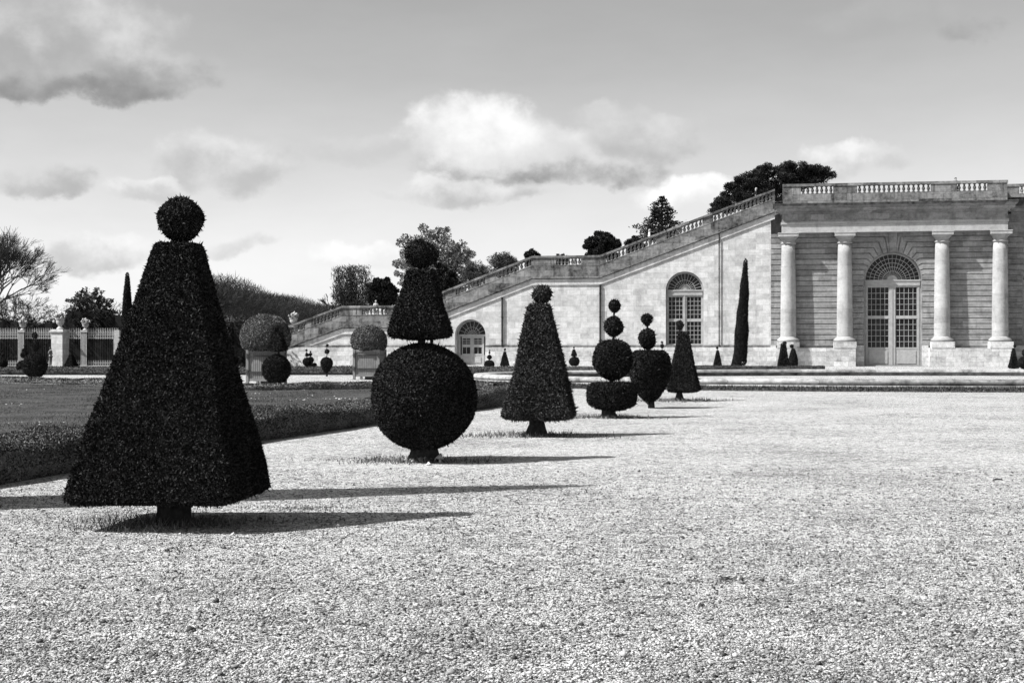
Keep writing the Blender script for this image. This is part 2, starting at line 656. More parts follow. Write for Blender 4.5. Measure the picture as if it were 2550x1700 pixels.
def topiary(label, px, base_py, tiers, trunk, leaf=(.035, .014), dens=6000, mat='yew', rot=-10, seed=0, rough=.02,
            name='topiary_yew', group=None, necks=(), Y=None, spread=.55, longp=.02, flare=1.5):
    """tiers in photograph pixels at the tree's own distance: ('ball',cx,cy,rx,ry) ('pyr',cx,ytop,ybot,wtop,wbot) ('prof',cx,[(r,y)..])"""
    if Y is None:
        X, Y = gp(px, base_py)
    X = (px - 1275) * Y / F
    k = Y / F
    zf = lambda y: H - (y - HY) * k
    t = thing(name, label, 'topiary', (X, Y, 0), 0, group)
    for i, tr in enumerate(tiers):
        ox = (tr[1] - px) * k
        if tr[0] == 'ball':
            pr = ball(tr[3] * k, zf(tr[2]), tr[4] * k)
            tier_mesh('foliage_ball', pr, False, 0, dens, leaf[0], leaf[1], mat, t, (ox, 0), rough, seed + i, spread, longp)
        elif tr[0] == 'pyr':
            c = 1 / (math.cos(R(10)) + math.sin(R(12)))
            pr = frustum(max(zf(tr[3]), .0), zf(tr[2]), tr[5] * k / 2 * c, tr[4] * k / 2 * c)
            tier_mesh('foliage_pyramid', pr, True, R(rot), dens, leaf[0], leaf[1], mat, t, (ox, 0), rough, seed + i, spread, longp)
        else:
            pr = [(max(r * k, .001), zf(y)) for r, y in tr[2]]
            tier_mesh(tr[3] if len(tr) > 3 else 'foliage_drum', pr, False, 0, dens, leaf[0], leaf[1], mat, t, (ox, 0), rough, seed + i, spread, longp)
    if trunk:
        w, y1 = trunk
        trunk_part(t, w * k / 2, 0, zf(y1) + .1, (0, 0), flare, seed=seed)
    for (cx, y0, y1, w) in necks:
        mb = MB()
        mb.tube(((cx - px) * k, 0, zf(y0)), ((cx - px) * k, 0, zf(y1)), w * k / 2, w * k / 2 * .9, 8)
        obj('stem', mb, 'bark', t)
    return t


# ------------------------------------------------------------------ ground
mb = MB()
mb.add([(-900, -30, 0), (900, -30, 0), (900, 2500, 0), (-900, 2500, 0)], [(0, 1, 2, 3)])
tag(obj('gravel_ground', mb, 'gravel'), kind='structure')


def ground_poly(pts, z, name, mat):
    m_ = MB()
    tr = tessellate_polygon([[Vector((p[0], p[1], 0)) for p in pts]])
    fs = []
    for t in tr:
        a, b, c = [pts[i] for i in t]
        cr = (b[0] - a[0]) * (c[1] - a[1]) - (b[1] - a[1]) * (c[0] - a[0])
        fs.append(tuple(t) if cr > 0 else tuple(reversed(t)))
    m_.add([(p[0], p[1], z) for p in pts], fs)
    return tag(obj(name, m_, mat), kind='structure')


def in_poly(x, y, pts):
    ins = np.zeros(len(x), bool)
    n = len(pts)
    for i in range(n):
        x0, y0 = pts[i]
        x1, y1 = pts[(i + 1) % n]
        c = ((y0 > y) != (y1 > y)) & (x < (x1 - x0) * (y - y0) / (y1 - y0 + 1e-12) + x0)
        ins ^= c
    return ins


# near parterre lawn: corner points on the ground
LFRONT = [(-9.5, 5.0), (-6.05, 16.4), (-4.35, 24.4), (-.35, 39.0), (.6, 42.5)]
LBACK = [(-.6, 56.0), (-5.6, 57.0), (-10.0, 55.3), (-14.5, 59.5), (-18.6, 63.7), (-24.6, 68.3), (-60, 95), (-60, 5)]
LAWN = LFRONT + LBACK
HEDW = 1.0
lawn_in = [(x - 2.2, y) for x, y in LFRONT[:-1]] + [(-1.2, 42.5), (-1.8, 55.0)] + [(-5.6, 55.6), (-10, 54.0), (-15, 58.2), (-19, 62.5), (-25, 67), (-60, 93), (-60, 5)]
ground_poly(lawn_in, .012, 'near_lawn', 'grass')
LAWN2 = [(-80, 87.5), (-1.5, 87.5), (1.0, 92), (9, 97.5), (24, 100), (24.3, 104), (20, 124), (-45, 134.5), (-80, 126)]
ground_poly(LAWN2, .012, 'far_lawn', 'grass')


def blades(name, pts, n, h, w, ylim=None, mat='blade', seed=3, label=None, fall=1.0):
    rng = np.random.default_rng(seed)
    P = np.array(pts)
    x0, y0 = P.min(0)
    x1, y1 = P.max(0)
    if ylim:
        y0, y1 = max(y0, ylim[0]), min(y1, ylim[1])
    x0, x1 = max(x0, -.40 * y1), min(x1, .42 * y1)
    x = rng.uniform(x0, x1, n * 3)
    y = y0 + (y1 - y0) * rng.random(n * 3) ** fall
    ok = in_poly(x, y, pts) & (np.abs(x) < .40 * y)
    x, y = x[ok][:n], y[ok][:n]
    m = len(x)
    hh = h * (.5 + rng.random(m)) * (1 + .5 * np.sin(x * 1.3 + 2 * np.sin(y * .7)) * np.sin(y * .9))
    a = rng.random(m) * 6.28
    dx, dy = np.cos(a) * w, np.sin(a) * w
    lx, ly = rng.normal(0, .45, (2, m)) * hh
    v = np.stack([np.stack([x - dx, y - dy, np.zeros(m)], 1), np.stack([x + dx, y + dy, np.zeros(m)], 1), np.stack([x + lx, y + ly, hh], 1)], 1).reshape(-1, 3)
    f = np.arange(3 * m).reshape(-1, 3)
    o = link(name, npmesh(name, v, f), mat)
    return tag(o, label or 'short mown grass of the lawns', 'grass', kind='stuff')


blades('lawn_grass', lawn_in, 230000, .035, .007, None, fall=1.25, label='short grass blades on the near parterre lawn')
blades('far_lawn_grass', LAWN2, 26000, .09, .035, (86, 135), seed=5, label='grass blades on the far lawn before the stair wall')

# ------------------------------------------------------------------ pebbles lying in the near gravel


def stones(name, P, size, seed, zs=.6):
    rng = np.random.default_rng(seed)
    base = np.array([(1, 0, 0), (0, 1, 0), (-1, 0, 0), (0, -1, 0), (0, 0, 1), (0, 0, -.6), ], float)
    tri = np.array([(0, 1, 4), (1, 2, 4), (2, 3, 4), (3, 0, 4), (1, 0, 5), (2, 1, 5), (3, 2, 5), (0, 3, 5)])
    n = len(P)
    v = np.repeat(base[None], n, 0) * (.65 + .7 * rng.random((n, 6, 1)))
    v += rng.normal(0, .18, v.shape)
    s_ = size * np.exp(rng.normal(0, .45, n))[:, None, None]
    v = v * s_ * np.array([1, .8, zs])
    a = rng.random(n) * 6.28
    c, s = np.cos(a)[:, None], np.sin(a)[:, None]
    x = v[:, :, 0] * c - v[:, :, 1] * s
    y = v[:, :, 0] * s + v[:, :, 1] * c
    v = np.stack([x, y, v[:, :, 2]], 2)
    v += P[:, None, :] + np.array([0, 0, .2]) * s_
    f = (tri[None] + 6 * np.arange(n)[:, None, None]).reshape(-1, 3)
    return npmesh(name, v.reshape(-1, 3), f)


def scatter_view(n, y0, y1, rng, px0=-60, px1=2610):
    y = 1 / (1 / y0 + (1 / y1 - 1 / y0) * rng.random(n) ** .8)
    m = rng.uniform((px0 - 1275) / F, (px1 - 1275) / F, n)
    return m * y, y


rg = np.random.default_rng(21)
x, y = scatter_view(210000, 6.0, 19.0, rg)
P = np.stack([x, y, np.zeros_like(x)], 1)
P = P[~in_poly(x, y, LAWN)]
tag(link('gravel_stones', stones('gravel_stones', P, .0056, 3), 'pebble'), 'loose small stones of the gravel in the foreground', 'gravel', kind='stuff')

# individual stones and sticks one can see
for (px, py, sz, mt, lab) in [(1808, 1443, .030, 'iron', 'dark stone lying alone on the gravel lower right of centre'),
                              (1305, 1368, .028, 'petal', 'pale stone standing up on the gravel below the ball topiary shadow'),
                              (578, 1331, .045, 'petal', 'flat pale stone at the front edge of the nearest tree shadow'),
                              (1340, 1552, .020, 'petal', 'white pebble near the bottom centre of the gravel'),
                              (50, 1318, .032, 'petal', 'pale stone in the gravel at the far left edge'),
                              (1067, 1158, .05, 'petal', 'flat pale stone before the roots of the ball topiary')]:
    X, Y = gp(px, py)
    me = stones('stone', np.array([[0, 0, 0.]]), sz, int(px), .7)
    o = link('stone', me, mt)
    o.location = (X, Y, 0)
    tag(o, lab, 'stone')
X, Y = gp(2484, 1196)
mb = MB()
mb.path([(-.05, 0, .01), (0, .02, .02), (.06, .01, .012)], [.008, .009, .006], 6)
o = obj('stick', mb, 'bark')
o.location = (X, Y, 0)
tag(o, 'short dark stick on the gravel near the right edge', 'stick')

# ------------------------------------------------------------------ low box hedges


def hedge(name, label, pts, w, h, dens, leaf, seed, mat='box', group='low box hedges round the lawns'):
    """a clipped hedge following pts (its front line); width w to the left of travel"""
    rng = np.random.default_rng(seed)
    p = np.array(pts, float)
    seg = np.linalg.norm(np.diff(p, axis=0), axis=1)
    t = np.concatenate([[0], np.cumsum(seg)])
    n = max(int(t[-1] / .35), 4)
    tt = np.linspace(0, t[-1], n)
    cx = np.interp(tt, t, p[:, 0])
    cy = np.interp(tt, t, p[:, 1])
    dx = np.gradient(cx)
    dy = np.gradient(cy)
    l = np.hypot(dx, dy)
    nx, ny = -dy / l, dx / l
    hh = h * (1 + .10 * np.sin(tt * .9 + seed) + .06 * np.sin(tt * 2.7) + rng.normal(0, .03, n))
    sec = [(0.05, 0), (0, .35), (.03, .85), (.12, 1.0), (.5, 1.03), (.88, 1.0), (.97, .85), (1, .35), (.95, 0)]
    k = len(sec)
    G = np.zeros((n, k, 3))
    for j, (a, b) in enumerate(sec):
        wob = .03 * np.sin(tt * 1.9 + j * 2.0 + seed)
        G[:, j, 0] = cx + nx * (a * w + wob)
        G[:, j, 1] = cy + ny * (a * w + wob)
        G[:, j, 2] = b * hh
    v = G.reshape(-1, 3)
    a = (np.arange(n - 1)[:, None] * k + np.arange(k - 1)[None, :])
    f = np.stack([a, a + 1, a + k + 1, a + k], 2).reshape(-1, 4)
    A, B, C_, D = v[f[:, 0]], v[f[:, 1]], v[f[:, 2]], v[f[:, 3]]
    nn = np.cross(C_ - A, D - B)
    mid = (A + B + C_ + D) / 4
    ii = np.repeat(np.arange(n - 1), k - 1)
    cen = np.stack([cx[ii] + nx[ii] * w / 2, cy[ii] + ny[ii] * w / 2, np.full(len(ii), h * .4)], 1)
    sg = np.sign(((mid - cen) * nn).sum(1))[:, None]
    nn = nn * sg
    ar = np.linalg.norm(nn, axis=1) / 2
    wgt = ar / np.maximum(mid[:, 1], 8) ** 1.0
    cnt = int(ar.sum() * dens)
    ci = rng.choice(len(f), cnt, p=wgt / wgt.sum())
    s1, s2 = rng.random((2, cnt, 1))
    P = (A[ci] * (1 - s1) + B[ci] * s1) * (1 - s2) + (D[ci] * (1 - s1) + C_[ci] * s1) * s2
    N = norm(nn[ci] + np.array([0, 0, .35]) * np.linalg.norm(nn[ci], axis=1, keepdims=True))
    lv, lf = leaf_quads(P, N, leaf, leaf * .6, .5, rng, 0, .03, 1.7, face=.5)
    V = np.concatenate([v * np.array([1, 1, .93]), lv])
    Fc = np.concatenate([f, lf + len(v)])
    o = link(name, npmesh(name, V, Fc), mat)
    return tag(o, label, 'hedge', group)


fr = LFRONT[:-1] + [(.5, 42.0)]
hedge('box_hedge', 'nearest low box hedge running back between the lawn and the row of topiaries', fr[:4] + [(.5, 42.0)], 1.1, .47, 5200, .030, 1)
hedge('box_hedge', 'thin low hedge along the back edge of the near lawn, behind the grass', [(-.6, 56.4), (-5.6, 57.2), (-10.0, 55.4), (-14.5, 59.6), (-18.6, 63.8), (-24.6, 68.4), (-60, 95)], .9, .24, 500, .07, 2)
hedge('box_hedge', 'far low hedge between the cross path and the far lawn, left of the basin', [(-75, 86.5), (-1.5, 86.5)], .9, .27, 260, .10, 3, mat='leafmid')
hedge('box_hedge', 'long low hedge at the foot of the stair wall beside the cypress', [(12, 111), (23.6, 107.5)], .8, .25, 260, .10, 4, mat='leafmid')

# ------------------------------------------------------------------ oval basin
BC = (22.0, 71.0)
BA, BB = 24.0, 14.5


def oval_ring(prof, n=160):
    """prof [(offset outward, z)...] swept round the oval"""
    m_ = MB()
    vs = []
    for i in range(n):
        a = 2 * math.pi * i / n
        nx, ny = math.cos(a) / BA, math.sin(a) / BB
        l = math.hypot(nx, ny)
        nx, ny = nx / l, ny / l
        for (o, z) in prof:
            vs.append((BA * math.cos(a) + nx * o, BB * math.sin(a) + ny * o, z))
    k = len(prof)
    fs = []
    for i in range(n):
        j = (i + 1) % n
        for q in range(k - 1):
            fs.append((i * k + q, j * k + q, j * k + q + 1, i * k + q + 1))
    m_.add(vs, fs)
    return m_


bt = thing('fountain_basin', 'large oval stone basin with a rounded rim, low in front of the palace', 'basin', (BC[0], BC[1], 0))
rim = [(-.95, .14), (-.95, .27), (-.88, .34), (-.75, .37), (-.35, .38), (-.15, .36), (-.04, .30), (-.02, .22), (-.06, .16), (-.14, .125)]
obj('rim', oval_ring(rim), 'rim', bt, True)
obj('step', oval_ring([(-.2, .0), (-.2, .12), (.16, .12), (.2, .09), (.2, .0)]), 'rim', bt)
obj('lining', oval_ring([(-.97, .02), (-.97, .20)]), 'crust', bt)
obj('waterline', oval_ring([(-.975, -.6), (-.975, .02)]), 'dark_lining', bt)  # darker band of the lining at and below the water level
m_ = MB()
n = 120
m_.add([(BC[0] + (BA - .9) * math.cos(2 * math.pi * i / n), BC[1] + (BB - .9) * math.sin(2 * math.pi * i / n), .03) for i in range(n)], [tuple(range(n))])
m_.v = [(x, y, -.05) for x, y, z in m_.v]
tag(obj('water', m_, 'water'), kind='structure')
o = oval_ring([(.21, .016), (4.6, .014)])
o.v = [(x + BC[0], y + BC[1], z) for x, y, z in o.v]
tag(obj('grass_verge', o, 'grass'), kind='structure')
# blades on the verge
rg = np.random.default_rng(8)
n = 60000
a = rg.uniform(math.pi * .85, math.pi * 2.1, n)
q = rg.uniform(.25, 4.8, n)
x = BC[0] + (BA + q) * np.cos(a)
y = BC[1] + (BB + q) * np.sin(a)
hh = .09 * (.5 + rg.random(n)) * (1.3 - q / 5)
th = rg.random(n) * 6.28
w = .03
v = np.stack([np.stack([x - w * np.cos(th), y - w * np.sin(th), 0 * x], 1), np.stack([x + w * np.cos(th), y + w * np.sin(th), 0 * x], 1), np.stack([x + rg.normal(0, .03, n), y + rg.normal(0, .03, n), hh], 1)], 1).reshape(-1, 3)
tag(link('verge_grass', npmesh('verge_grass', v, np.arange(3 * n).reshape(-1, 3)), 'blade'), 'rough grass growing round the foot of the basin', 'grass', kind='stuff')

# ------------------------------------------------------------------ the palace wall: local frame u (right), v (into the wall), z
TH = R(10)
OX, OY = 33.64, 128.8
WROT = -TH


def W(px, py, v=0.0):
    m = (px - 1275) / F
    s, c = math.sin(TH), math.cos(TH)
    Y = (v + OX * s + OY * c) / (m * s + c)
    X = m * Y
    u = (X - OX) * c - (Y - OY) * s
    return (u, H - (py - HY) * Y / F)


def U(px, v=0.0):
    return W(px, 900, v)[0]


def Z(px, py, v=0.0):
    return W(px, py, v)[1]


def wworld(u, v, z=0):
    return (OX + u * math.cos(TH) + v * math.sin(TH), OY - u * math.sin(TH) + v * math.cos(TH), z)


def arch_loop(uc, zs, r, zb, n=24):
    return [(uc - r, zb), (uc + r, zb)] + [(uc + r * math.cos(math.pi * i / n), zs + r * math.sin(math.pi * i / n)) for i in range(n + 1)]


def arch_window(parent, name, uc, zs, r, zb, v, cols, rows_up, rows_lo, base_h, rings, rays, hub, fillr=0, transom=.45, side=0.0, mat='joinery', meet=.22):
    """joinery of an arched opening: frame, fan, transom, two leaves of small panes; glass behind"""
    g = MB()
    g.poly(arch_loop(uc, zs, r, zb), v + .07, v + .09)
    fr_ = obj(name, MB(), mat, parent)
    f = MB()
    b = .035
    # outer frame
    f.poly(arch_loop(uc, zs, r, zb), v - .02, v + .06, [list(reversed([(uc - r + .16, zb + base_h)] + [(uc - r + .16, zs)] + [(uc - (r - .16) * math.cos(math.pi * i / 24), zs + (r - .16) * math.sin(math.pi * i / 24)) for i in range(1, 24)] + [(uc + r - .16, zs), (uc + r - .16, zb + base_h)]))] if True else [])
    # transom
    f.box(uc - r + .1, uc + r - .1, v - .10, v + .062, zs - transom, zs + .04)
    f.box(uc - r + .06, uc + r - .06, v - .16, v - .10, zs - .06, zs + .06)
    f.box(uc - r + .1, uc + r - .1, v - .13, v - .10, zs - transom, zs - transom + .07)
    # fan
    rr = r - .16
    for q in rings:
        n_ = 28
        ri, ro = rr * q - b * .6, rr * q + b * .6
        pts = [(uc + ro * math.cos(math.pi * i / n_), zs + ro * math.sin(math.pi * i / n_)) for i in range(n_ + 1)] + [(uc + ri * math.cos(math.pi * i / n_), zs + ri * math.sin(math.pi * i / n_)) for i in range(n_, -1, -1)]
        f.poly(pts, v + .01, v + .05)
    for i in range(1, rays):
        a_ = math.pi * i / rays
        c_, s_ = math.cos(a_), math.sin(a_)
        p = b * .5
        f.poly([(uc + hub * rr * c_ + p * s_, zs + hub * rr * s_ - p * c_), (uc + rr * c_ + p * s_, zs + rr * s_ - p * c_), (uc + rr * c_ - p * s_, zs + rr * s_ + p * c_), (uc + hub * rr * c_ - p * s_, zs + hub * rr * s_ + p * c_)], v + .0, v + .055)
    if fillr:
        f.poly([(uc + fillr * rr * math.cos(math.pi * i / 16), zs + fillr * rr * math.sin(math.pi * i / 16)) for i in range(17)], v - .02, v + .058)
    # leaves
    z1 = zs - transom
    z0 = zb + base_h
    zm = (z0 + z1) / 2
    f.box(uc - meet, uc + meet, v - .09, v + .064, zb, z1)
    f.box(uc - .03, uc + .03, v - .13, v - .09, zb, z1)
    for sg in (-1, 1):
        a0 = uc + sg * meet
        a1 = uc + sg * (r - .16 - side)
        lo_, hi_ = min(a0, a1), max(a0, a1)
        if side:
            f.box(min(a1, uc + sg * (r - .16)), min(a1, uc + sg * (r - .16)) + .16, v - .06, v + .063, zb, z1)
        f.box(lo_, hi_, v - .05, v + .059, zm - .14, zm + .14)
        f.box(lo_, hi_, v - .05, v + .059, z1 - .16, z1)
        f.box(lo_, hi_, v - .05, v + .059, z0 - .02, z0 + .12)
        fa = [(z0 + .12, zm - .14, rows_lo), (zm + .14, z1 - .16, rows_up)]
        for (za, zb_, rw) in fa:
            for i in range(1, cols):
                uu = lo_ + (hi_ - lo_) * i / cols
                f.box(uu - b * .55, uu + b * .55, v - .0, v + .05, za, zb_)
            f.box(lo_, lo_ + .07, v - .02, v + .052, za, zb_)
            f.box(hi_ - .07, hi_, v - .02, v + .052, za, zb_)
            for i in range(1, rw):
                z_ = za + (zb_ - za) * i / rw
                f.box(lo_, hi_, v + .004, v + .048, z_ - b * .55, z_ + b * .55)
        if base_h > .3:
            f.box(lo_ + .15, hi_ - .15, v - .07, v - .02, zb + .2, z0 - .18)
    me = bpy.data.meshes.new(name)
    me.from_pydata(f.v, [], f.f)
    me.materials.append(M[mat])
    fr_.data = me
    obj('glass', g, 'glass', fr_)
    return fr_


# ---- rusticated wall with an arched opening


def rust(mbk, uL, uR, z0, z1, h, uc, zs, r, vf, vb, g=.04, skip=None):
    nco = int(round((zs - z0) / h))
    hh = (zs - z0) / nco
    for k in range(nco):
        a, b = z0 + k * hh + g, z0 + (k + 1) * hh - g
        if k == 0:
            a = z0
        mbk.box(uL, uc - r, vf, vb, a, b)
        mbk.box(uc + r, uR, vf, vb, a, b)
    D = R(10)
    da = g / r
    k = 0
    while zs + k * hh < z1 - .05 and k < 9:
        za, zb = zs + k * hh + g, zs + (k + 1) * hh - g
        last = zs + (k + 1) * hh > z1 - .15 or k == 8
        aa = k * D + da if k else da * 1.0
        ab = (k + 1) * D - da
        if last:
            zb = z1
            ab = max(R(83), aa + .05)
        for sg in (-1, 1):
            ed = uL if sg < 0 else uR
            pa = (uc + sg * (za - zs) / math.tan(aa), za) if k else (uc + sg * (r + .0), za)
            pb = (uc + sg * (zb - zs) / math.tan(ab), zb)
            pts = [(ed, za), pa]
            m_ = 5
            for i in range(m_ + 1):
                q = aa + (ab - aa) * i / m_
                pts.append((uc + sg * r * math.cos(q), zs + r * math.sin(q)))
            pts += [pb, (ed, zb)]
            # drop duplicates
            cl = []
            for p in pts:
                if not cl or math.hypot(p[0] - cl[-1][0], p[1] - cl[-1][1]) > .01:
                    cl.append(p)
            mbk.poly(cl, vf, vb)
        k += 1
        if last:
            break
    q0 = R(84.2)
    pts = [(uc + r * math.cos(q0 + (math.pi - 2 * q0) * i / 4), zs + r * math.sin(q0 + (math.pi - 2 * q0) * i / 4)) for i in range(5)]
    pts += [(uc - (z1 - zs) / math.tan(q0), z1), (uc + (z1 - zs) / math.tan(q0), z1)]
    mbk.poly(pts, vf - .03, vb)


# pavilion
pav = thing('palace_pavilion', 'stone palace pavilion with four engaged columns and a tall arched door', 'building', wworld(0, 0), WROT)
PL, PR = U(1920), U(2510)
zarch0 = Z(2200, 579)
zarch1 = Z(2200, 552)
zc0 = Z(2200, 529, -1)
zc1 = Z(2200, 503, -1.7)
zped = Z(2200, 860)
zbase = Z(2200, 851)
zrail = Z(2200, 457)
uc = U(2223.5)
rr_ = (U(2296) - U(2151.5)) / 2
zs = Z(2223, 697.5)
DZ = Z(2223, 909)
mb = MB()
mb.poly([(PL, -.3), (PR, -.3), (PR, zarch0), (PL, zarch0)], .13, 1.3, [list(reversed(arch_loop(uc, zs, rr_ - .002, max(DZ, .02))))])
mb.box(PL, PR, 1.302, 12, -.3, zc1 - .3)
obj('wall', mb, 'stone_pav', pav)
mb = MB()
rust(mb, PL - .02, PR + .02, zped, zarch0 - .003, .51, uc, zs, rr_, 0, .16)
obj('rusticated_masonry', mb, 'stone_pav', pav)
dr = arch_window(pav, 'door', uc, zs, rr_ - .02, .05, .72, 5, 5, 5, 1.55, (.36, .52, .68, .84), 18, .2, .2, .47, .14, meet=.26)
mb = MB()
mb.box(uc - rr_ - .3, uc + rr_ + .3, -.5, 1.2, -.1, .045)
obj('doorstep', mb, 'plinth', pav)
# pedestals (a long block under each pair of columns)
cols = [U(1963, -.43), U(2103.5, -.43), U(2346, -.43), U(2490.5, -.43)]
for (a, b, ca, cb_) in ((U(1933, -1.4), U(2131, -1.4), cols[0], cols[1]), (U(2316, -1.4), U(2522, -1.4), cols[2], cols[3])):
    mb = MB()
    mb.box(a, b, -1.38, .08, -.3, zped - .22)
    for c in (ca, cb_):
        mb.box(c - .99, c + .99, -1.42, .085, zped - .22, zbase)
    obj('pedestal', mb, 'plinth', pav)
for (a, b) in ((PL - .05, U(1933, -1.4)), (U(2131, -1.4), uc - rr_), (uc + rr_, U(2316, -1.4))):
    mb = MB()
    mb.box(a, b, -.18, .084, -.3, zped)
    obj('plinth', mb, 'plinth', pav)
for c in cols:
    r0, r1 = .71, .60
    mb = MB()
    pr = [(r0, 0)]
    hs = zarch0 - zbase
    for i in range(0, 11):
        t = i / 10
        pr.append((r0 + (r1 - r0) * (t ** 1.7), .42 + (hs - .42 - 1.0) * t))
    mb.lathe(pr, c, -.43, 32, zbase)
    co_ = obj('column', mb, 'column', pav, True)
    mb = MB()
    mb.lathe([(.86, 0), (.95, .04), (.99, .12), (.98, .22), (.92, .29), (.84, .31), (.84, .36), (.76, .40), (.71, .46)], c, -.43, 32, zbase)
    obj('base', mb, 'column', co_, True)
    zt = zarch0 - 1.0
    mb = MB()
    mb.lathe([(.60, 0), (.68, .02), (.70, .07), (.68, .12), (.60, .14), (.60, .36), (.66, .38), (.66, .43), (.74, .50), (.84, .60), (.86, .66)], c, -.43, 32, zt)
    mb.box(c - .90, c + .90, -1.33, .02, zt + .66, zt + .92)
    mb.box(c - .94, c + .94, -1.37, .02, zt + .92, zarch0 - .002)
    obj('capital', mb, 'column', co_)
# entablature
EL, ER = U(1947, -1.05), U(2510, -1.05)
mb = MB()
mb.box(EL, ER, -1.03, .5, zarch0, zarch1 - .22)
mb.box(EL - .08, ER + .08, -1.12, .5, zarch1 - .22, zarch1)
obj('architrave', mb, 'column', pav)
mb = MB()
mb.box(EL + .01, ER - .01, -1.0, .5, zarch1, zc0)
obj('frieze', mb, 'stone_pav', pav)
hc = zc1 - zc0


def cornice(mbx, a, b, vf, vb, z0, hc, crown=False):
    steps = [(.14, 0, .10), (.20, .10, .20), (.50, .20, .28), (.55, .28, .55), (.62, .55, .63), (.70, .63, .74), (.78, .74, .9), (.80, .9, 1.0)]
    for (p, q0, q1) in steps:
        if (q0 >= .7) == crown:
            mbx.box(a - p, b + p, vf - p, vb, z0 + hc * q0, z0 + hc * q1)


mb = MB()
cornice(mb, EL, ER, -1.02, .5, zc0, hc)
obj('cornice', mb, 'stone_pav', pav)
mb = MB()
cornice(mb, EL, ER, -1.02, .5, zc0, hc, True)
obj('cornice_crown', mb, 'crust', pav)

# balustrade helper -------------------------------------------------
BAL = [(.11, 0), (.11, .07), (.07, .10), (.085, .14), (.135, .26), (.125, .34), (.075, .46), (.060, .52), (.085, .56), (.11, .58), (.11, .64)]


def bal_mesh(h):
    mb = MB()
    mb.lathe([(r * 1.12, z / .64 * h) for r, z in BAL], 0, 0, 10)
    me = bpy.data.meshes.new('baluster')
    me.from_pydata(mb.v, [], mb.f)
    me.materials.append(M['rimlike'])
    for p in me.polygons:
        p.use_smooth = True
    return me


M['rimlike'] = m_stone('baluster_stone', .14, .40, .5, (3, .3), .9, .3, .2)
BM = bal_mesh(.66)
BMD = BM.copy()
BMD.materials[0] = M['baluster_shaded']


def place_bal(parent, u0, u1, n, v, zfun, me=None):
    for i in range(n):
        u = u0 + (u1 - u0) * (i + .5) / n
        b = bpy.data.objects.new('baluster', me or BM)
        S.collection.objects.link(b)
        b.parent = parent
        b.location = (u, v, zfun(u))


PV = -.75
zb0 = zc1
mb = MB()
bl, br_ = U(1950, PV), U(2508, PV)
mb.box(bl - .05, br_ + .05, PV - .22, PV + .22, zrail - .24, zrail)
mb.box(bl, br_, PV - .17, PV + .17, zb0, zrail - .90)
op = [(U(1994.5, PV), U(2075, PV), 7), (U(2134.5, PV), U(2318, PV), 15), (U(2382, PV), U(2459, PV), 6)]
prev = bl
for (a, b, n) in op:
    mb.box(prev, a, PV - .16, PV + .16, zrail - .90, zrail - .24)
    prev = b
mb.box(prev, br_, PV - .16, PV + .16, zrail - .90, zrail - .24)
for u in (U(1981, PV), U(2121, PV), U(2366, PV)):
    mb.box(u - .03, u + .03, PV - .175, PV - .15, zb0 + .05, zrail - .24)
# returns
mb.box(br_ - .32, br_ + .002, PV + .16, 2.5, zb0, zrail - .001)
mb.box(bl - .002, bl + .32, PV + .16, 1.0, zb0, zrail - .001)
bo = obj('balustrade', mb, 'parapet', pav)
for (a, b, n) in op:
    place_bal(bo, a, b, n, PV, lambda u: zrail - .90, BMD)
mb = MB()
mb.box(EL, ER, -.5, 20, zc1 - .4, zc1 - .02)
obj('terrace_roof', mb, 'plinth', pav)

# recessed wing to the right
wing = thing('palace_wing', 'recessed palace wing in shade at the right edge behind the last column', 'building', wworld(PR, 2.4), WROT)
WV = 2.4
wo_ = -PR
uw = U(2620, WV) + wo_
wl, wr = .0, 40.0
zsW = zs
mb = MB()
mb.poly([(wl, -.3), (wr, -.3), (wr, zarch0), (wl, zarch0)], .09, 1.3, [list(reversed(arch_loop(uw, zsW, rr_, .6)))])
mb.box(wl, wr, 1.302, 10, -.3, zarch0)
obj('wall', mb, 'stone_pav', wing)
mb = MB()
rust(mb, wl, wr, zped, zarch0 - .003, .51, uw, zsW, rr_, 0, .12)
obj('rusticated_masonry', mb, 'stone_pav', wing)
arch_window(wing, 'window', uw, zsW, rr_ - .02, .62, .72, 5, 5, 5, .4, (.36, .52, .68, .84), 18, .2, .2, .47, .14)
mb = MB()
mb.box(wl, wr, -.2, .084, -.3, zped)
obj('plinth', mb, 'plinth', wing)
mb = MB()
mb.box(wl, wr, -.05, 1.2, zarch0, zc0)
mb.box(wl, wr, -.12, 1.2, zarch1 - .22, zarch1)
obj('architrave', mb, 'stone_pav', wing)
mb = MB()
cornice(mb, wl + .8, wr, -.08, 1.0, zc0, hc)
obj('cornice', mb, 'stone_pav', wing)
mb = MB()
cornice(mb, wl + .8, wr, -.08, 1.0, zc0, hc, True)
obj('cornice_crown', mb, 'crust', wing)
mb = MB()
zrW = Z(2530, 459, 3)
mb.box(.3, wr, .2, .64, zrW - .24, zrW)
mb.box(.3, wr, .25, .59, zc1, zrW - .90)
mb.box(.3, U(2538, 2.8) + wo_, .26, .58, zrW - .90, zrW - .24)
bo = obj('balustrade', mb, 'parapet', wing)
place_bal(bo, U(2538, 2.8) + wo_, U(2538, 2.8) + wo_ + 4.2, 9, .42, lambda u: zrW - .90)
mb = MB()
mb.box(.2, wr, .6, 20, zc1 - .4, zc1 - .02)
obj('terrace_roof', mb, 'plinth', wing)

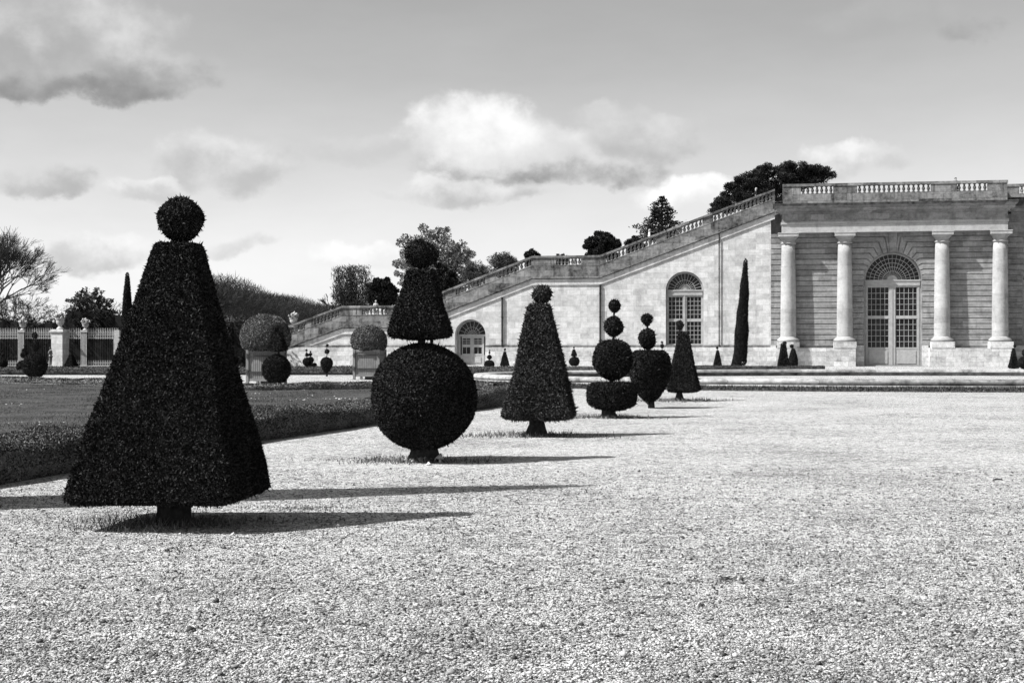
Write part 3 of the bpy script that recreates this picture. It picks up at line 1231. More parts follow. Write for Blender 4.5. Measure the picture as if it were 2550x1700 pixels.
# ---- stair wall (ramped parapet)
SV = .15
stair = thing('stair_wall', 'tall pale stone side wall of the great stairs with a sloping balustrade', 'wall', wworld(0, 0), WROT)
zA = Z(930, 761, SV)
zB = Z(1410, 636.5, SV)
zLow = Z(600, 822, SV)
uA0 = U(852, SV)
uA1 = U(1013, SV)
uB0 = U(1326, SV)
uB1 = U(1494, SV)
uE = PL + .35
zE = Z(1945, 470, SV)
uS = U(690, SV)
RAIL = [(uS, zLow), (uA0, zA), (uA1, zA), (uB0, zB), (uB1, zB), (uE, zE)]
mbt = MB()


def zr(u):
    return float(np.interp(u, [p[0] for p in RAIL], [p[1] for p in RAIL]))


def strip(mbx, d0, d1, v0, v1, ua=None, ub=None, zmin=None):
    """band following the rail line from depth d0 to d1 below it"""
    ua = uS if ua is None else ua
    ub = uE if ub is None else ub
    us = [ua] + [p[0] for p in RAIL if ua + .01 < p[0] < ub - .01] + [ub]
    top = [(u, zr(u) - d0) for u in us]
    bot = [(u, zr(u) - d1) for u in us]
    if zmin is not None:
        top = [(u, max(z, zmin)) for u, z in top]
        bot = [(u, max(z, zmin)) for u, z in bot]
    mbx.poly(bot + list(reversed(top)), v0, v1)


# main wall face with the two openings
d_uc, d_r = (U(1133, SV) + U(1209, SV)) / 2, (U(1209, SV) - U(1133, SV)) / 2
d_zs = Z(1170, 795, SV) - d_r
w_uc, w_r = (U(1658, SV) + U(1752, SV)) / 2, (U(1752, SV) - U(1658, SV)) / 2
w_zs = Z(1705, 676, SV) - w_r
w_zb = Z(1705, 861, SV)
zpl = Z(1400, 862, SV)
us = [uS] + [p[0] for p in RAIL[1:-1]] + [uE - .36]
top = [(u, max(zr(u) - 2.0, .5)) for u in us]
mb = MB()
mb.poly([(uS, -.3), (uE - .36, -.3)] + list(reversed(top)), SV, SV + 1.3,
        [list(reversed(arch_loop(d_uc, d_zs, d_r, .04))), list(reversed(arch_loop(w_uc, w_zs, w_r, w_zb)))])
obj('wall', mb, 'stone', stair)
mb = MB()
for a, b in ((uS, d_uc - d_r), (d_uc + d_r, uE - .36)):
    mb.box(a, b, SV - .14, SV - .002, -.3, zpl - .1)
obj('plinth', mb, 'plinth', stair)
mb = MB()
for a, b in ((uS, d_uc - d_r), (d_uc + d_r, uE - .36)):
    mb.box(a, b, SV - .10, SV - .002, zpl - .1, zpl + .12)
obj('plinth_cap', mb, 'parapet', stair)
mb = MB()
strip(mb, .95, 2.0, SV - .06, SV + .5, zmin=.1)
obj('parapet', mb, 'parapet', stair)
mb = MB()
strip(mb, 2.0, 2.12, SV - .22, SV + .3, zmin=.1)
strip(mb, 2.12, 2.2, SV - .12, SV + .3, zmin=.1)
obj('string_course', mb, 'parapet', stair)
mb = MB()
strip(mb, 2.2, 2.66, SV - .05, SV - .002, zmin=.1)
strip(mb, 2.66, 2.76, SV - .10, SV - .002, zmin=.1)
obj('moulding', mb, 'stone', stair)
mb = MB()
strip(mb, 0, .2, SV - .16, SV + .42)
strip(mb, .2, .26, SV - .11, SV + .36)
strip(mb, .86, .951, SV - .08, SV + .45)
OP = [(725, 760, 4), (783, 845, 7), (901, 963, 7), (1028, 1090, 7), (1100, 1109, 1), (1135, 1208, 8), (1235, 1323, 9), (1385, 1447, 7), (1508, 1634, 13), (1660, 1749, 9), (1776, 1923, 15)]
prev = uS
for (a, b, n) in OP:
    strip(mb, .26, .86, SV - .06, SV + .34, prev, U(a, SV))
    prev = U(b, SV)
strip(mb, .26, .86, SV - .06, SV + .34, prev, uE)
bo = obj('balustrade', mb, 'parapet', stair)
for (a, b, n) in OP:
    place_bal(bo, U(a, SV), U(b, SV), n, SV + .14, lambda u: zr(u) - .90)
# dark joints in the parapet piers
mb = MB()
for p in (888, 1109, 1372, 1493):
    u = U(p, SV)
    mb.box(u - .04, u + .04, SV - .075, SV - .05, zr(u) - 1.15, zr(u) - .27)
obj('joint', mb, 'soil', stair)
for (p, y1) in ((1251, 738), (1495, 704), (1791, 590)):
    u = U(p, SV)
    mb = MB()
    zt = zr(u) - 2.76 if p != 1791 else zr(u) - 1.9
    rad = .05 if p == 1791 else .085
    mb.tube((u, SV - .13, zpl), (u, SV - .13, zt), rad, rad, 8)
    q = zpl + .5
    while q < zt:
        mb.tube((u, SV - .13, q), (u, SV - .13, q + .08), rad * 1.35, rad * 1.35, 8)
        q += 2.2
    obj('drain_pipe', mb, 'bark', stair)
arch_window(stair, 'door', d_uc, d_zs, d_r - .02, .045, SV + .95, 2, 4, 1, .95, (.33, .58), 9, .1, 0, .14, .30, meet=.12, mat='joinery')
arch_window(stair, 'window', w_uc, w_zs, w_r - .02, w_zb + .02, SV + .42, 4, 5, 5, .06, (.35, .62), 14, .1, .1, .45, 0, meet=.14)

# lower garden wall to the left of the stairs
gw = thing('garden_wall', 'low grey stone wall seen between the nearest topiary and the left tub', 'wall', wworld(0, 0), WROT)
mb = MB()
mb.box(U(300, SV), uS - .01, SV, SV + .8, -.3, zLow - .22)
obj('wall', mb, 'plinth', gw)
mb = MB()
mb.box(U(300, SV), uS - .01, SV - .08, SV + .9, zLow - .22, zLow)
obj('coping', mb, 'parapet', gw)

# terrace ground behind the wall: rises with the stairs
m_ = MB()
us = [U(-900, 1), uS] + [p[0] for p in RAIL[1:]] + [uE + 90]
zsT = [.05, .05] + [zr(u) - 1.02 for u in us[2:-1]] + [zE - 1.02]
vs = []
for u, z in zip(us, zsT):
    vs.append(wworld(u, 1.36, z))
    vs.append(wworld(u, 70, z))
m_.add(vs, [(2 * i, 2 * i + 2, 2 * i + 3, 2 * i + 1) for i in range(1, len(us) - 1)])
tag(obj('terrace_ground', m_, 'gravel'), kind='structure')


def terr_z(X, Y):
    u = (X - OX) * math.cos(TH) - (Y - OY) * math.sin(TH)
    return float(np.interp(u, us, zsT)) if u > uS else 0.0


# ------------------------------------------------------------------ the row of large topiaries
X1, Y1 = gp(450, 1303)
T1 = thing('topiary_yew', 'nearest and largest topiary, a tall dark pyramid with a ball on top', 'topiary', (X1, Y1, 0))
k1 = Y1 / F
zf = lambda y: H - (y - HY) * k1
tier_mesh('foliage_pyramid', [(.001, .26), (.45, .23), (.69, .235), (.75, .27), (.72, .46), (.605, .95), (.468, 1.5), (.305, 2.05), (.185, 2.545), (.16, 2.565), (.001, 2.56)], True, R(-5), 12500, .029, .016, 'yew', T1, (-.085, 0), .035, 1, .5, .06,
          shift=([.2, 2.5], [.0, .07]))
tier_mesh('foliage_ball', ball(.20, zf(547), .215), False, 0, 11500, .030, .016, 'yew', T1, (0, 0), .018, 2, .6, .04)
trunk_part(T1, .155, 0, .5, (-.06, 0), 1.15, seed=1)
mb = MB()
mb.tube((-.01, 0, 2.4), (0, 0, 2.68), .03, .03, 8)
obj('stem', mb, 'bark', T1)

X2, Y2 = gp(1055, 1148)
k2 = Y2 / F
T2 = topiary('ball topiary carrying a pyramid and a small ball, second in the row', 1057, 1148,
             [('ball', 1053, 988, 135, 135), ('ball', 1048, 633, 39, 37)],
             (62, 1090), (.042, .018), 6000, 'yew', -9, 20, .035, necks=[(1050, 870, 815, 20), (1075, 868, 822, 9), (1045, 690, 655, 8)], flare=1.7)
z2 = lambda y: H - (y - HY) * k2
c2 = 1 / (math.cos(R(10)) + math.sin(R(10)))
tier_mesh('foliage_pyramid', [(.001, z2(846)), (.16, z2(846)), (.385, z2(840)), (.415, z2(830)), (.39, z2(808)), (.285, z2(738)), (.19, z2(676)), (.17, z2(671)), (.001, z2(671))], True, R(-8), 6000, .042, .018, 'yew', T2, (-.06, 0), .025, 24, .5, .02)

T3 = topiary('shaggy pyramid topiary with a small ball on top, third in the row', 1336, 1085,
             [('pyr', 1344, 756, 1044, 66, 205), ('ball', 1350, 732, 27, 27)],
             (38, 1040), (.066, .024), 3400, 'yewlight', -8, 30, .05, necks=[(1348, 770, 740, 12)], spread=.7, longp=.06, flare=1.7)
T4 = topiary('topiary of three stacked balls over a thick round drum, fourth in the row', 1515, 1040,
             [('prof', 1525, [(1, 1024), (30, 1020), (48, 1014), (60, 1008), (64, 998), (64, 966), (62, 957), (50, 953), (1, 952)], 'foliage_drum'),
              ('prof', 1526, [(1, 950), (22, 943), (40, 927), (49, 908), (51, 893), (48, 875), (38, 857), (22, 847), (1, 845)], 'foliage_ball'),
              ('ball', 1528, 812, 25, 27), ('ball', 1530.5, 762, 16.5, 18)],
             (31, 1010), (.062, .026), 3400, 'yew', 0, 40, .035, necks=[(1522, 960, 940, 10), (1528, 850, 834, 7), (1529, 790, 776, 5)], spread=.55, longp=.03, flare=1.5)
T5 = topiary('heart shaped topiary with two balls above, fifth in the row', 1622, 1016,
             [('prof', 1618, [(1, 1012), (12, 1002), (28, 985), (42, 960), (52, 930), (55, 908), (52, 890), (45, 878), (36, 872), (1, 873)], 'foliage_heart'),
              ('ball', 1612.6, 844, 21.5, 28), ('ball', 1611.5, 796, 14.5, 17.5)],
             (15, 1000), (.068, .028), 2900, 'yew', 0, 50, .035, necks=[(1613, 880, 868, 7), (1612, 820, 810, 5)], flare=1.2)
T6 = topiary('smooth pyramid topiary with a tiny ball, sixth and farthest in the row', 1692, 998,
             [('pyr', 1702, 825, 976, 28, 95), ('ball', 1693, 809, 10.5, 13)],
             (16, 970), (.068, .026), 2700, 'yewfar', -14, 60, .02, necks=[(1693, 828, 815, 4)], flare=1.9)

# the tall out-of-frame yew whose shadow crosses behind the nearest pyramid
hc_ = 9.6
cs = thing('cypress', 'tall slim yew spire standing left of the frame, seen by its shadow', 'tree', (1.06 - hc_ / math.tan(R(SUN_EL)) * math.cos(R(17)), 16.72 - hc_ / math.tan(R(SUN_EL)) * math.sin(R(17)), 0))
tier_mesh('foliage', [(.001, .2), (.45, .25), (.62, 1.2), (.66, 3), (.52, 6), (.25, 8.6), (.08, 9.5), (.001, 9.6)], False, 0, 500, .12, .05, 'yew', cs, (0, 0), .04, 70)
trunk_part(cs, .14, 0, .5, seed=70)

# grass and soil at the feet of the row


def foot(X, Y, r, seed, n, label, h=.07, mound=True):
    rng = np.random.default_rng(seed)
    m_ = MB()
    k = 22
    r0_ = r
    r = r * .62
    ring = [(r * (.85 + .3 * rng.random()) * math.cos(2 * math.pi * i / k), .55 * r * (.85 + .3 * rng.random()) * math.sin(2 * math.pi * i / k)) for i in range(k)]
    m_.add([(0, 0, .07)] + [(x * .55, y * .55, .045) for x, y in ring] + [(x, y, -.004) for x, y in ring],
           [(0, 1 + i, 1 + (i + 1) % k) for i in range(k)] + [(1 + i, 1 + k + i, 1 + k + (i + 1) % k, 1 + (i + 1) % k) for i in range(k)])
    o = obj('soil_mound', m_, 'soil')
    o.location = (X, Y, 0)
    tag(o, kind='structure')
    if h < .04:
        bpy.data.objects.remove(o)
    r = r0_
    a = rng.random(n) * 6.28
    q = r * 1.5 * rng.random(n) ** .8 * (1 + .35 * np.sin(3 * a + seed) + .25 * np.sin(7 * a))
    x = X + q * np.cos(a) * 1.25 - r * .15
    y = Y + q * np.sin(a) * .75
    hh = h * (.4 + rng.random(n))
    w = .004 * Y / 13 + .001
    t = rng.random(n) * 6.28
    lx, ly = rng.normal(0, .5, (2, n)) * hh
    v = np.stack([np.stack([x - w * np.cos(t), y - w * np.sin(t), 0 * x], 1), np.stack([x + w * np.cos(t), y + w * np.sin(t), 0 * x], 1), np.stack([x + lx, y + ly, hh], 1)], 1).reshape(-1, 3)
    tag(link('grass_tuft', npmesh('grass_tuft', v, np.arange(3 * n).reshape(-1, 3)), 'weed'), label, 'grass', kind='stuff')


foot(X1 - .05, Y1, .5, 1, 1500, 'grass and weeds round the trunk of the nearest pyramid')
foot(X2, Y2, .5, 2, 900, 'grass round the roots of the ball topiary')
foot(T3.location.x, T3.location.y, .75, 3, 900, 'grass round the foot of the shaggy pyramid', .08)
foot(-1.9, 20.4, .5, 12, 500, 'sparse weeds in the gravel left of the ball topiary', .03)
foot(-2.0, 14.2, .3, 13, 300, 'sparse weeds in the gravel right of the nearest pyramid', .03)
foot(T4.location.x, T4.location.y, .65, 4, 700, 'grass round the foot of the drum topiary', .08)
foot(T6.location.x, T6.location.y, .9, 6, 500, 'grass round the foot of the sixth topiary', .1)
rg = np.random.default_rng(5)
P = np.stack([rg.normal(X2 + .05, .17, 46), rg.normal(Y2 - .22, .07, 46), rg.random(46) * .05], 1)
tag(link('rubble', stones('rubble', P, .026, 9, .8), 'pebble'), 'small heap of rubble before the trunk of the ball topiary', 'rubble', kind='stuff')

# ------------------------------------------------------------------ smaller topiaries across the garden
L_ = (.09, .04)
D_ = 1200
topiary('small three-ball topiary before the far path, between the two tubs', 814, 937,
        [('prof', 813, [(1, 931), (7, 926), (13, 916), (16, 906), (15.5, 899), (11, 891), (1, 887)], 'foliage_ball'), ('ball', 814.5, 875, 6.6, 7.8), ('ball', 815, 859.5, 4.6, 5)],
        (4, 925), L_, D_, 'yewfar', 0, 101, .02, necks=[(814, 892, 862, 2)])
topiary('double ball topiary, left of a close pair by the stair wall', 765, 914,
        [('ball', 765, 901, 11.5, 11.5), ('ball', 764, 883, 4.6, 6), ('ball', 763.5, 872, 3.2, 3.3)], (4, 908), L_, D_, 'yewfar', 0, 102, necks=[(764, 892, 872, 2)])
topiary('tiered topiary with a low skirt, right of a close pair by the stair wall', 775, 912.5,
        [('prof', 779, [(1, 913), (9, 912), (10.5, 908), (9, 904), (1, 903)], 'foliage_drum'), ('ball', 774, 896, 8, 9), ('ball', 773, 882.6, 5, 5), ('ball', 773, 875.5, 2.7, 2.8)], (4, 908), L_, D_, 'yewfar', 0, 103, necks=[(773.5, 890, 876, 2)])
topiary('round topiary bearing a cone and knob, in front of the left tub', 688, 958.5,
        [('ball', 688, 919, 36.5, 38.5), ('pyr', 693, 826, 874, 24, 46), ('ball', 688, 817, 7.5, 9)], (12, 950), (.085, .03), 1700, 'yew', -20, 104, .03, necks=[(694, 885, 868, 6), (689, 828, 820, 3)])
topiary('dark topiary of three balls, largest one near the left edge', 86.5, 942,
        [('ball', 86.5, 910, 31.5, 32), ('ball', 88.5, 862, 11, 14.5), ('ball', 87, 835.6, 8, 9.5)], (9, 930), (.10, .035), 1300, 'yewfar', 0, 105, .02, necks=[(88, 880, 840, 3)])
topiary('dark topiary with a bell shape over a ball, partly behind the largest one at left', 54, 930,
        [('ball', 54, 913, 13, 16), ('prof', 61, [(1, 893), (8, 891), (10, 887), (9, 878), (6, 868), (1, 866)], 'foliage_bell'), ('ball', 62.5, 860.7, 4.5, 5)], (5, 925), L_, D_, 'yewfar', 0, 106, necks=[(60, 900, 863, 2)])
topiary('small three-ball topiary cut by the left edge of the picture', 8, 915.5,
        [('ball', 8, 904, 11.5, 12), ('ball', 5.5, 883, 5, 5.5), ('ball', 5, 872, 3.2, 3.4)], (4, 912), L_, D_, 'yewfar', 0, 107, necks=[(6, 893, 872, 2)])
topiary('dark pyramid topiary beside the tall stone gate pillar', 177, 914,
        [('pyr', 177, 875, 912.5, 5, 33), ('ball', 176.5, 871.5, 4, 4)], (5, 912), L_, D_, 'yewfar', -20, 108)
topiary('small topiary of three shrinking balls over a dome, right of the arched door', 1219, 912,
        [('prof', 1218.5, [(12.5, 913), (13.3, 907), (11.5, 901), (7, 897), (1, 896)], 'foliage_dome'), ('ball', 1219, 889, 6.2, 6.5), ('ball', 1219, 878, 3, 3.6), ('ball', 1219.4, 872, 2.2, 2.4)], (3, 905), L_, D_, 'yewfar', 0, 109, necks=[(1219, 900, 872, 1.5)])
topiary('small pyramid topiary with a knob, against the wall left of the shaggy pyramid', 1257, 912,
        [('pyr', 1257, 875, 911, 8, 27), ('ball', 1257.7, 869.5, 3.2, 3.8)], (4, 910), L_, D_, 'yewfar', -5, 110, necks=[(1257.5, 876, 870, 2)])
topiary('small topiary with a cone standing on a ball, against the wall', 1430, 911,
        [('ball', 1430, 900, 13.5, 13), ('pyr', 1429.3, 869.5, 886.5, 8, 18), ('ball', 1429, 865.5, 2.7, 2.8)], (4, 908), L_, D_, 'yewfar', -5, 111, necks=[(1429.5, 892, 866, 2)])
topiary('small three-ball topiary showing between the heart and the sixth pyramid', 1649, 911.5,
        [('ball', 1649, 881, 10.8, 10.5), ('ball', 1648.7, 861.4, 5, 6.4), ('ball', 1648.7, 852, 3.3, 3.4)], (4, 890), L_, D_, 'yewfar', 0, 112, necks=[(1648.8, 875, 852, 2)])
topiary('small pyramid topiary with a knob, under the thin drain pipe', 1786.5, 911.5,
        [('pyr', 1787, 872, 910.5, 8, 25), ('ball', 1786, 866, 3.6, 3.8)], (4, 910), L_, D_, 'yewfar', -5, 113, necks=[(1786, 874, 867, 2)])
topiary('slim pyramid topiary half hidden behind the cypress', 1829, 911.7,
        [('pyr', 1830, 878, 910.8, 8, 22)], (4, 910), L_, D_, 'yewfar', -5, 114, Y=128.5)
topiary('dark leaning pyramid topiary before the first column', 1951, 918.8,
        [('pyr', 1951, 854, 918, 14, 37), ('ball', 1954, 853.5, 5.5, 5)], (5, 915), L_, 1000, 'yewfar', -5, 115)
topiary('dark lumpy topiary with two knobs, right behind the leaning pyramid', 1974, 917,
        [('prof', 1975, [(1, 916), (9, 915), (13, 905), (12, 895), (8, 880), (5, 868), (1, 866)], 'foliage_heart'), ('ball', 1972, 862, 5.5, 5.5), ('ball', 1979, 884, 6, 7)], (5, 912), L_, 1000, 'yewfar', 0, 116)
topiary('dark pyramid topiary near the right edge, below the last column', 2524, 918,
        [('pyr', 2524, 866, 917, 8, 28), ('ball', 2527, 861.5, 4, 4.5)], (5, 915), L_, 1000, 'yewfar', -5, 117)
topiary('dark round topiary cut by the right edge of the picture', 2551, 920,
        [('ball', 2551, 903, 17, 16), ('ball', 2552, 878, 8, 10)], (5, 915), L_, 1000, 'yewfar', 0, 118, necks=[(2552, 890, 880, 3)])
topiary('tiny ball topiary peeping out left of the left tub', 603, 913.5,
        [('ball', 603, 894, 7, 8), ('ball', 606, 878, 3, 3.2), ('prof', 605, [(1, 913), (7, 912), (8, 909), (6, 906), (1, 905)], 'foliage_drum')], (3, 905), L_, D_, 'yewfar', 0, 119, necks=[(604, 888, 878, 2)])

# cypresses
kC = 127.0 / F
cy = thing('cypress', 'tall slim dark cypress leaning before the stair wall, left of the pavilion', 'tree', ((1843 - 1275) * kC, 127.0, 0))
zfc = lambda y: H - (y - HY) * kC
prf = [(1, 911), (13, 909), (16.5, 903), (17.5, 880), (17, 850), (16.3, 815), (14, 775), (11.7, 730), (9, 690), (6.5, 660), (5, 648), (1, 643)]
tier_mesh('foliage', [(r * kC, zfc(y)) for r, y in prf], False, 0, 700, .13, .05, 'yewfar', cy, (0, 0), .05, 80, shift=([zfc(911), zfc(870), zfc(800), zfc(730), zfc(643)], [0, 1.5 * kC, 5 * kC, 10 * kC, 14 * kC]))
trunk_part(cy, .15, 0, .5, seed=80)
kC = 123.0 / F
cy = thing('cypress', 'tall slim dark spire rising left behind the nearest pyramid', 'tree', ((317 - 1275) * kC, 123.0, 0))
tier_mesh('foliage', [(r * kC, H - (y - HY) * kC) for r, y in [(1, 912), (15, 909), (17, 870), (16, 829), (13, 780), (10.5, 740), (7, 700), (5, 682), (4, 678), (1, 677.5)]], False, 0, 700, .13, .05, 'yewfar', cy, (0, 0), .04, 81)
trunk_part(cy, .15, 0, .5, seed=81)

# ------------------------------------------------------------------ white versailles tubs with clipped shrubs


def tub(px, base_py, w, label, shrub_label, cx, ytop, ybot, rx, rot, seed):
    X, Y = gp(px, base_py)
    X, Y = X * (1 + .95 / Y), Y + .95
    k = Y / F
    ztop = H - (870.5 - HY) * k
    t = thing('planter_tub', label, 'planter', (X, Y, 0), R(rot), 'square wooden garden tubs')
    h = w / 2
    fz = .16
    m_ = MB()
    m_.box(-h + .06, h - .06, -h + .06, h - .06, fz + .12, ztop - .04)
    # vertical planks with grooves on every side
    n = 12
    for i in range(n):
        a = -h + .1 + (w - .2) * i / n + .008
        b = -h + .1 + (w - .2) * (i + 1) / n - .008
        m_.box(a, b, -h + .03, -h + .06, fz + .12, ztop - .1)
        m_.box(a, b, h - .06, h - .03, fz + .12, ztop - .1)
        m_.box(-h + .03, -h + .06, a, b, fz + .12, ztop - .1)
        m_.box(h - .06, h - .03, a, b, fz + .12, ztop - .1)
    obj('side_panels', m_, 'paint', t)
    m_ = MB()
    m_.box(-h, h, -h, -h + .09, ztop - .12, ztop)
    m_.box(-h, h, h - .09, h, ztop - .12, ztop)
    m_.box(-h, -h + .09, -h + .09, h - .09, ztop - .12, ztop)
    m_.box(h - .09, h, -h + .09, h - .09, ztop - .12, ztop)
    m_.box(-h, h, -h, h, fz, fz + .12)
    obj('frame', m_, 'paint', t)
    for sx_ in (-1, 1):
        for sy in (-1, 1):
            m_ = MB()
            cx_, cy_ = sx_ * (h - .03), sy * (h - .03)
            m_.box(cx_ - .06, cx_ + .06, cy_ - .06, cy_ + .06, 0, ztop + .01)
            obj('corner_post', m_, 'paint', t)
    for (z_) in (fz + .38, ztop - .30):
        m_ = MB()
        e = h + .002
        m_.box(-e, e, -e - .03, -e + .03, z_, z_ + .055)
        m_.box(-e, e, e - .03, e + .03, z_, z_ + .055)
        m_.box(e - .03, e + .03, -e + .031, e - .031, z_, z_ + .055)
        m_.box(-e - .03, -e + .03, -e + .031, e - .031, z_, z_ + .055)
        for sx_ in (-1, 1):
            m_.box(sx_ * (h - .03) - .03, sx_ * (h - .03) + .03, -h - .06, -h - .047, z_ - .10, z_ + .14)
            m_.box(sx_ * (h - .03) - .08, sx_ * (h - .03) + .08, -h - .062, -h - .045, z_, z_ + .035)
        obj('iron_strap', m_, 'iron', t)
    m_ = MB()
    m_.box(-.15, .15, -h * .6, h * .6, 0, fz)
    obj('foot', m_, 'iron', t)
    m_ = MB()
    m_.box(-h + .1, h - .1, -h + .1, h - .1, ztop - .12, ztop - .05)
    obj('soil', m_, 'soil', t)
    s_ = thing('tub_shrub', shrub_label, 'shrub', (X + (cx - px) * k, Y, ztop - .05), 0, 'clipped shrubs in the tubs')
    zt, zb_ = H - (ytop - HY) * k - ztop, H - (ybot - HY) * k - ztop
    hh = zt - zb_
    r = rx * k
    pr = [(.001, zb_ + .02), (r * .6, zb_), (r * .80, zb_ + .03 * hh), (r * .94, zb_ + hh * .14), (r, zb_ + hh * .32), (r * .99, zb_ + hh * .45), (r * .92, zb_ + hh * .62), (r * .78, zb_ + hh * .78), (r * .56, zb_ + hh * .91), (r * .3, zb_ + hh * .98), (.001, zt)]
    tier_mesh('foliage', pr, False, 0, 1900, .075, .034, 'tub', s_, (0, 0), .05, seed, .6, .02)
    trunk_part(s_, .07, 0, .3, seed=seed)


tub(664, 958.5, 1.36, 'larger looking white square wooden tub left, partly behind a round topiary', 'wide dome shaped clipped shrub growing in the left tub', 661, 779, 872, 64, -10, 201)
tub(921, 945.5, 1.36, 'white square wooden tub right of the stairs foot, beside the ball topiary', 'rounder clipped shrub growing in the right tub beside the ball topiary', 920, 806, 872, 47, -10, 202)

# ------------------------------------------------------------------ railing, gate pillar and urns at the left
FY = 127.0
kf = FY / F
fx = lambda p: (p - 1275) * kf
zfe = lambda y: H - (y - HY) * kf


def rail_panel(p0, p1, label):
    t = thing('iron_railing', label, 'railing', (fx(p0), FY, 0), 0, 'iron railing panels at the end of the garden')
    L = (p1 - p0) * kf
    for y_ in (828, 833, 841, 903, 910):
        m_ = MB()
        m_.box(0, L, -.03, .03, zfe(y_) - .03, zfe(y_) + .03)
        obj('rail', m_, 'railing', t)
    n = int(L / .15)
    m_ = MB()
    for i in range(n):
        x_ = L * (i + .5) / n
        m_.box(x_ - .010, x_ + .010, -.010, .010, .1, zfe(827))
    obj('bars', m_, 'iron', t)
    m_ = MB()
    for i in range(n):
        x_ = L * (i + .5) / n
        m_.box(x_ - .024, x_ + .024, -.045, -.032, zfe(844), zfe(826))
        m_.tube((x_, -.02, zfe(827)), (x_, -.02, zfe(816)), .045, .008, 5)
    obj('spearheads', m_, 'railing', t)
    m_ = MB()
    for i in range(n):
        x_ = L * (i + .5) / n
        m_.box(x_ - .020, x_ + .020, -.045, -.032, .1, zfe(897))
    obj('dog_bars', m_, 'railing', t)
    m_ = MB()
    m_.box(0, L, -.2, .2, -.1, .1)
    obj('stone_curb', m_, 'plinth', t)


def urn(px, ztop_y, h, w, label, mat='plinth', flowers=True, z0=None, Y=FY, seed=1):
    k = Y / F
    zb_ = H - (ztop_y - HY) * k if z0 is None else z0
    t = thing('stone_urn', label, 'urn', ((px - 1275) * k, Y, zb_), 0, 'urns on the railing pillars')
    m_ = MB()
    r = w / 2
    m_.lathe([(r * .62, 0), (r * .62, h * .06), (r * .45, h * .12), (r * .26, h * .2), (r * .30, h * .25), (r * .62, h * .36), (r * .72, h * .5), (r * .66, h * .60), (r * .85, h * .66), (r * .85, h * .69)], 0, 0, 14)
    obj('bowl', m_, mat, t, True)
    rng = np.random.default_rng(seed)
    n = 34
    P = rng.normal(0, 1, (n, 3))
    P = norm(P) * np.array([r * .85, r * .85, h * .17]) + np.array([0, 0, h * .82])
    o = link('flowers', stones('flowers', P, r * .24, seed, 1), 'rimlike', t)


def pilaster(p0, p1, label):
    t = thing('railing_pilaster', label, 'post', (fx((p0 + p1) / 2), FY - .05, 0), 0, 'openwork iron pilasters of the railing')
    w = (p1 - p0) * kf
    m_ = MB()
    for i in range(5):
        x_ = -w / 2 + w * (i + .5) / 5
        m_.box(x_ - .034, x_ + .034, -.16, -.09, .02, zfe(827))
    obj('bars', m_, 'railing', t)
    m_ = MB()
    m_.box(-w / 2 - .04, w / 2 + .04, -.2, .12, zfe(827), zfe(822))
    m_.box(-w / 2 - .04, w / 2 + .04, -.2, .12, .0, .14)
    obj('cap', m_, 'railing', t)


rail_panel(-60, 46, 'iron railing panel at the far left edge of the picture')
rail_panel(62, 133, 'iron railing panel between the left pilaster and the stone pillar')
rail_panel(172, 202, 'short iron railing panel just right of the stone pillar')
rail_panel(218, 296, 'iron railing panel running behind the nearest pyramid')
pilaster(46, 62, 'pale iron pilaster behind the dark three-ball topiary at left')
pilaster(202, 218, 'pale iron pilaster right of the stone pillar')
m_ = MB()
gpil = thing('gate_pillar', 'tall square stone gate pillar in the railing with a person beside it', 'pillar', (fx(150), FY, 0), R(-14))
zt = zfe(820)
hw = 15.5 * kf
m_.box(-hw, hw, -hw, hw, -.1, zt - .32)
obj('shaft', m_, 'stone', gpil)
m_ = MB()
m_.box(-hw - .05, hw + .05, -hw - .05, hw + .05, zt - .32, zt - .24)
m_.box(-hw - .12, hw + .12, -hw - .12, hw + .12, zt - .24, zt - .1)
m_.box(-hw - .04, hw + .04, -hw - .04, hw + .04, zt - .1, zt)
obj('cap', m_, 'stone', gpil)
m_ = MB()
m_.box(fx(286), fx(300), FY - .4, FY + .4, -.1, zfe(822))
o = obj('end_pillar', m_, 'stone')
tag(o, 'stone end pillar of the railing at the edge of the nearest pyramid', 'pillar')
urn(150, 820, 1.42, 1.05, 'largest stone flower urn, on top of the tall stone gate pillar', seed=1)
urn(57, 822, .85, .80, 'small flower urn on the left iron pilaster', seed=2)
urn(213, 822, .88, .78, 'small flower urn on the iron pilaster right of the stone pillar', seed=3)
u_ = W(731, 808, .3)
p_ = wworld(u_[0], .3, 0)
urn(731, 0, 1.3, 1.05, 'pale flower urn at the foot of the stair balustrade behind the left tub', z0=zr(u_[0]) - .3, Y=p_[1], seed=4)

# ------------------------------------------------------------------ people


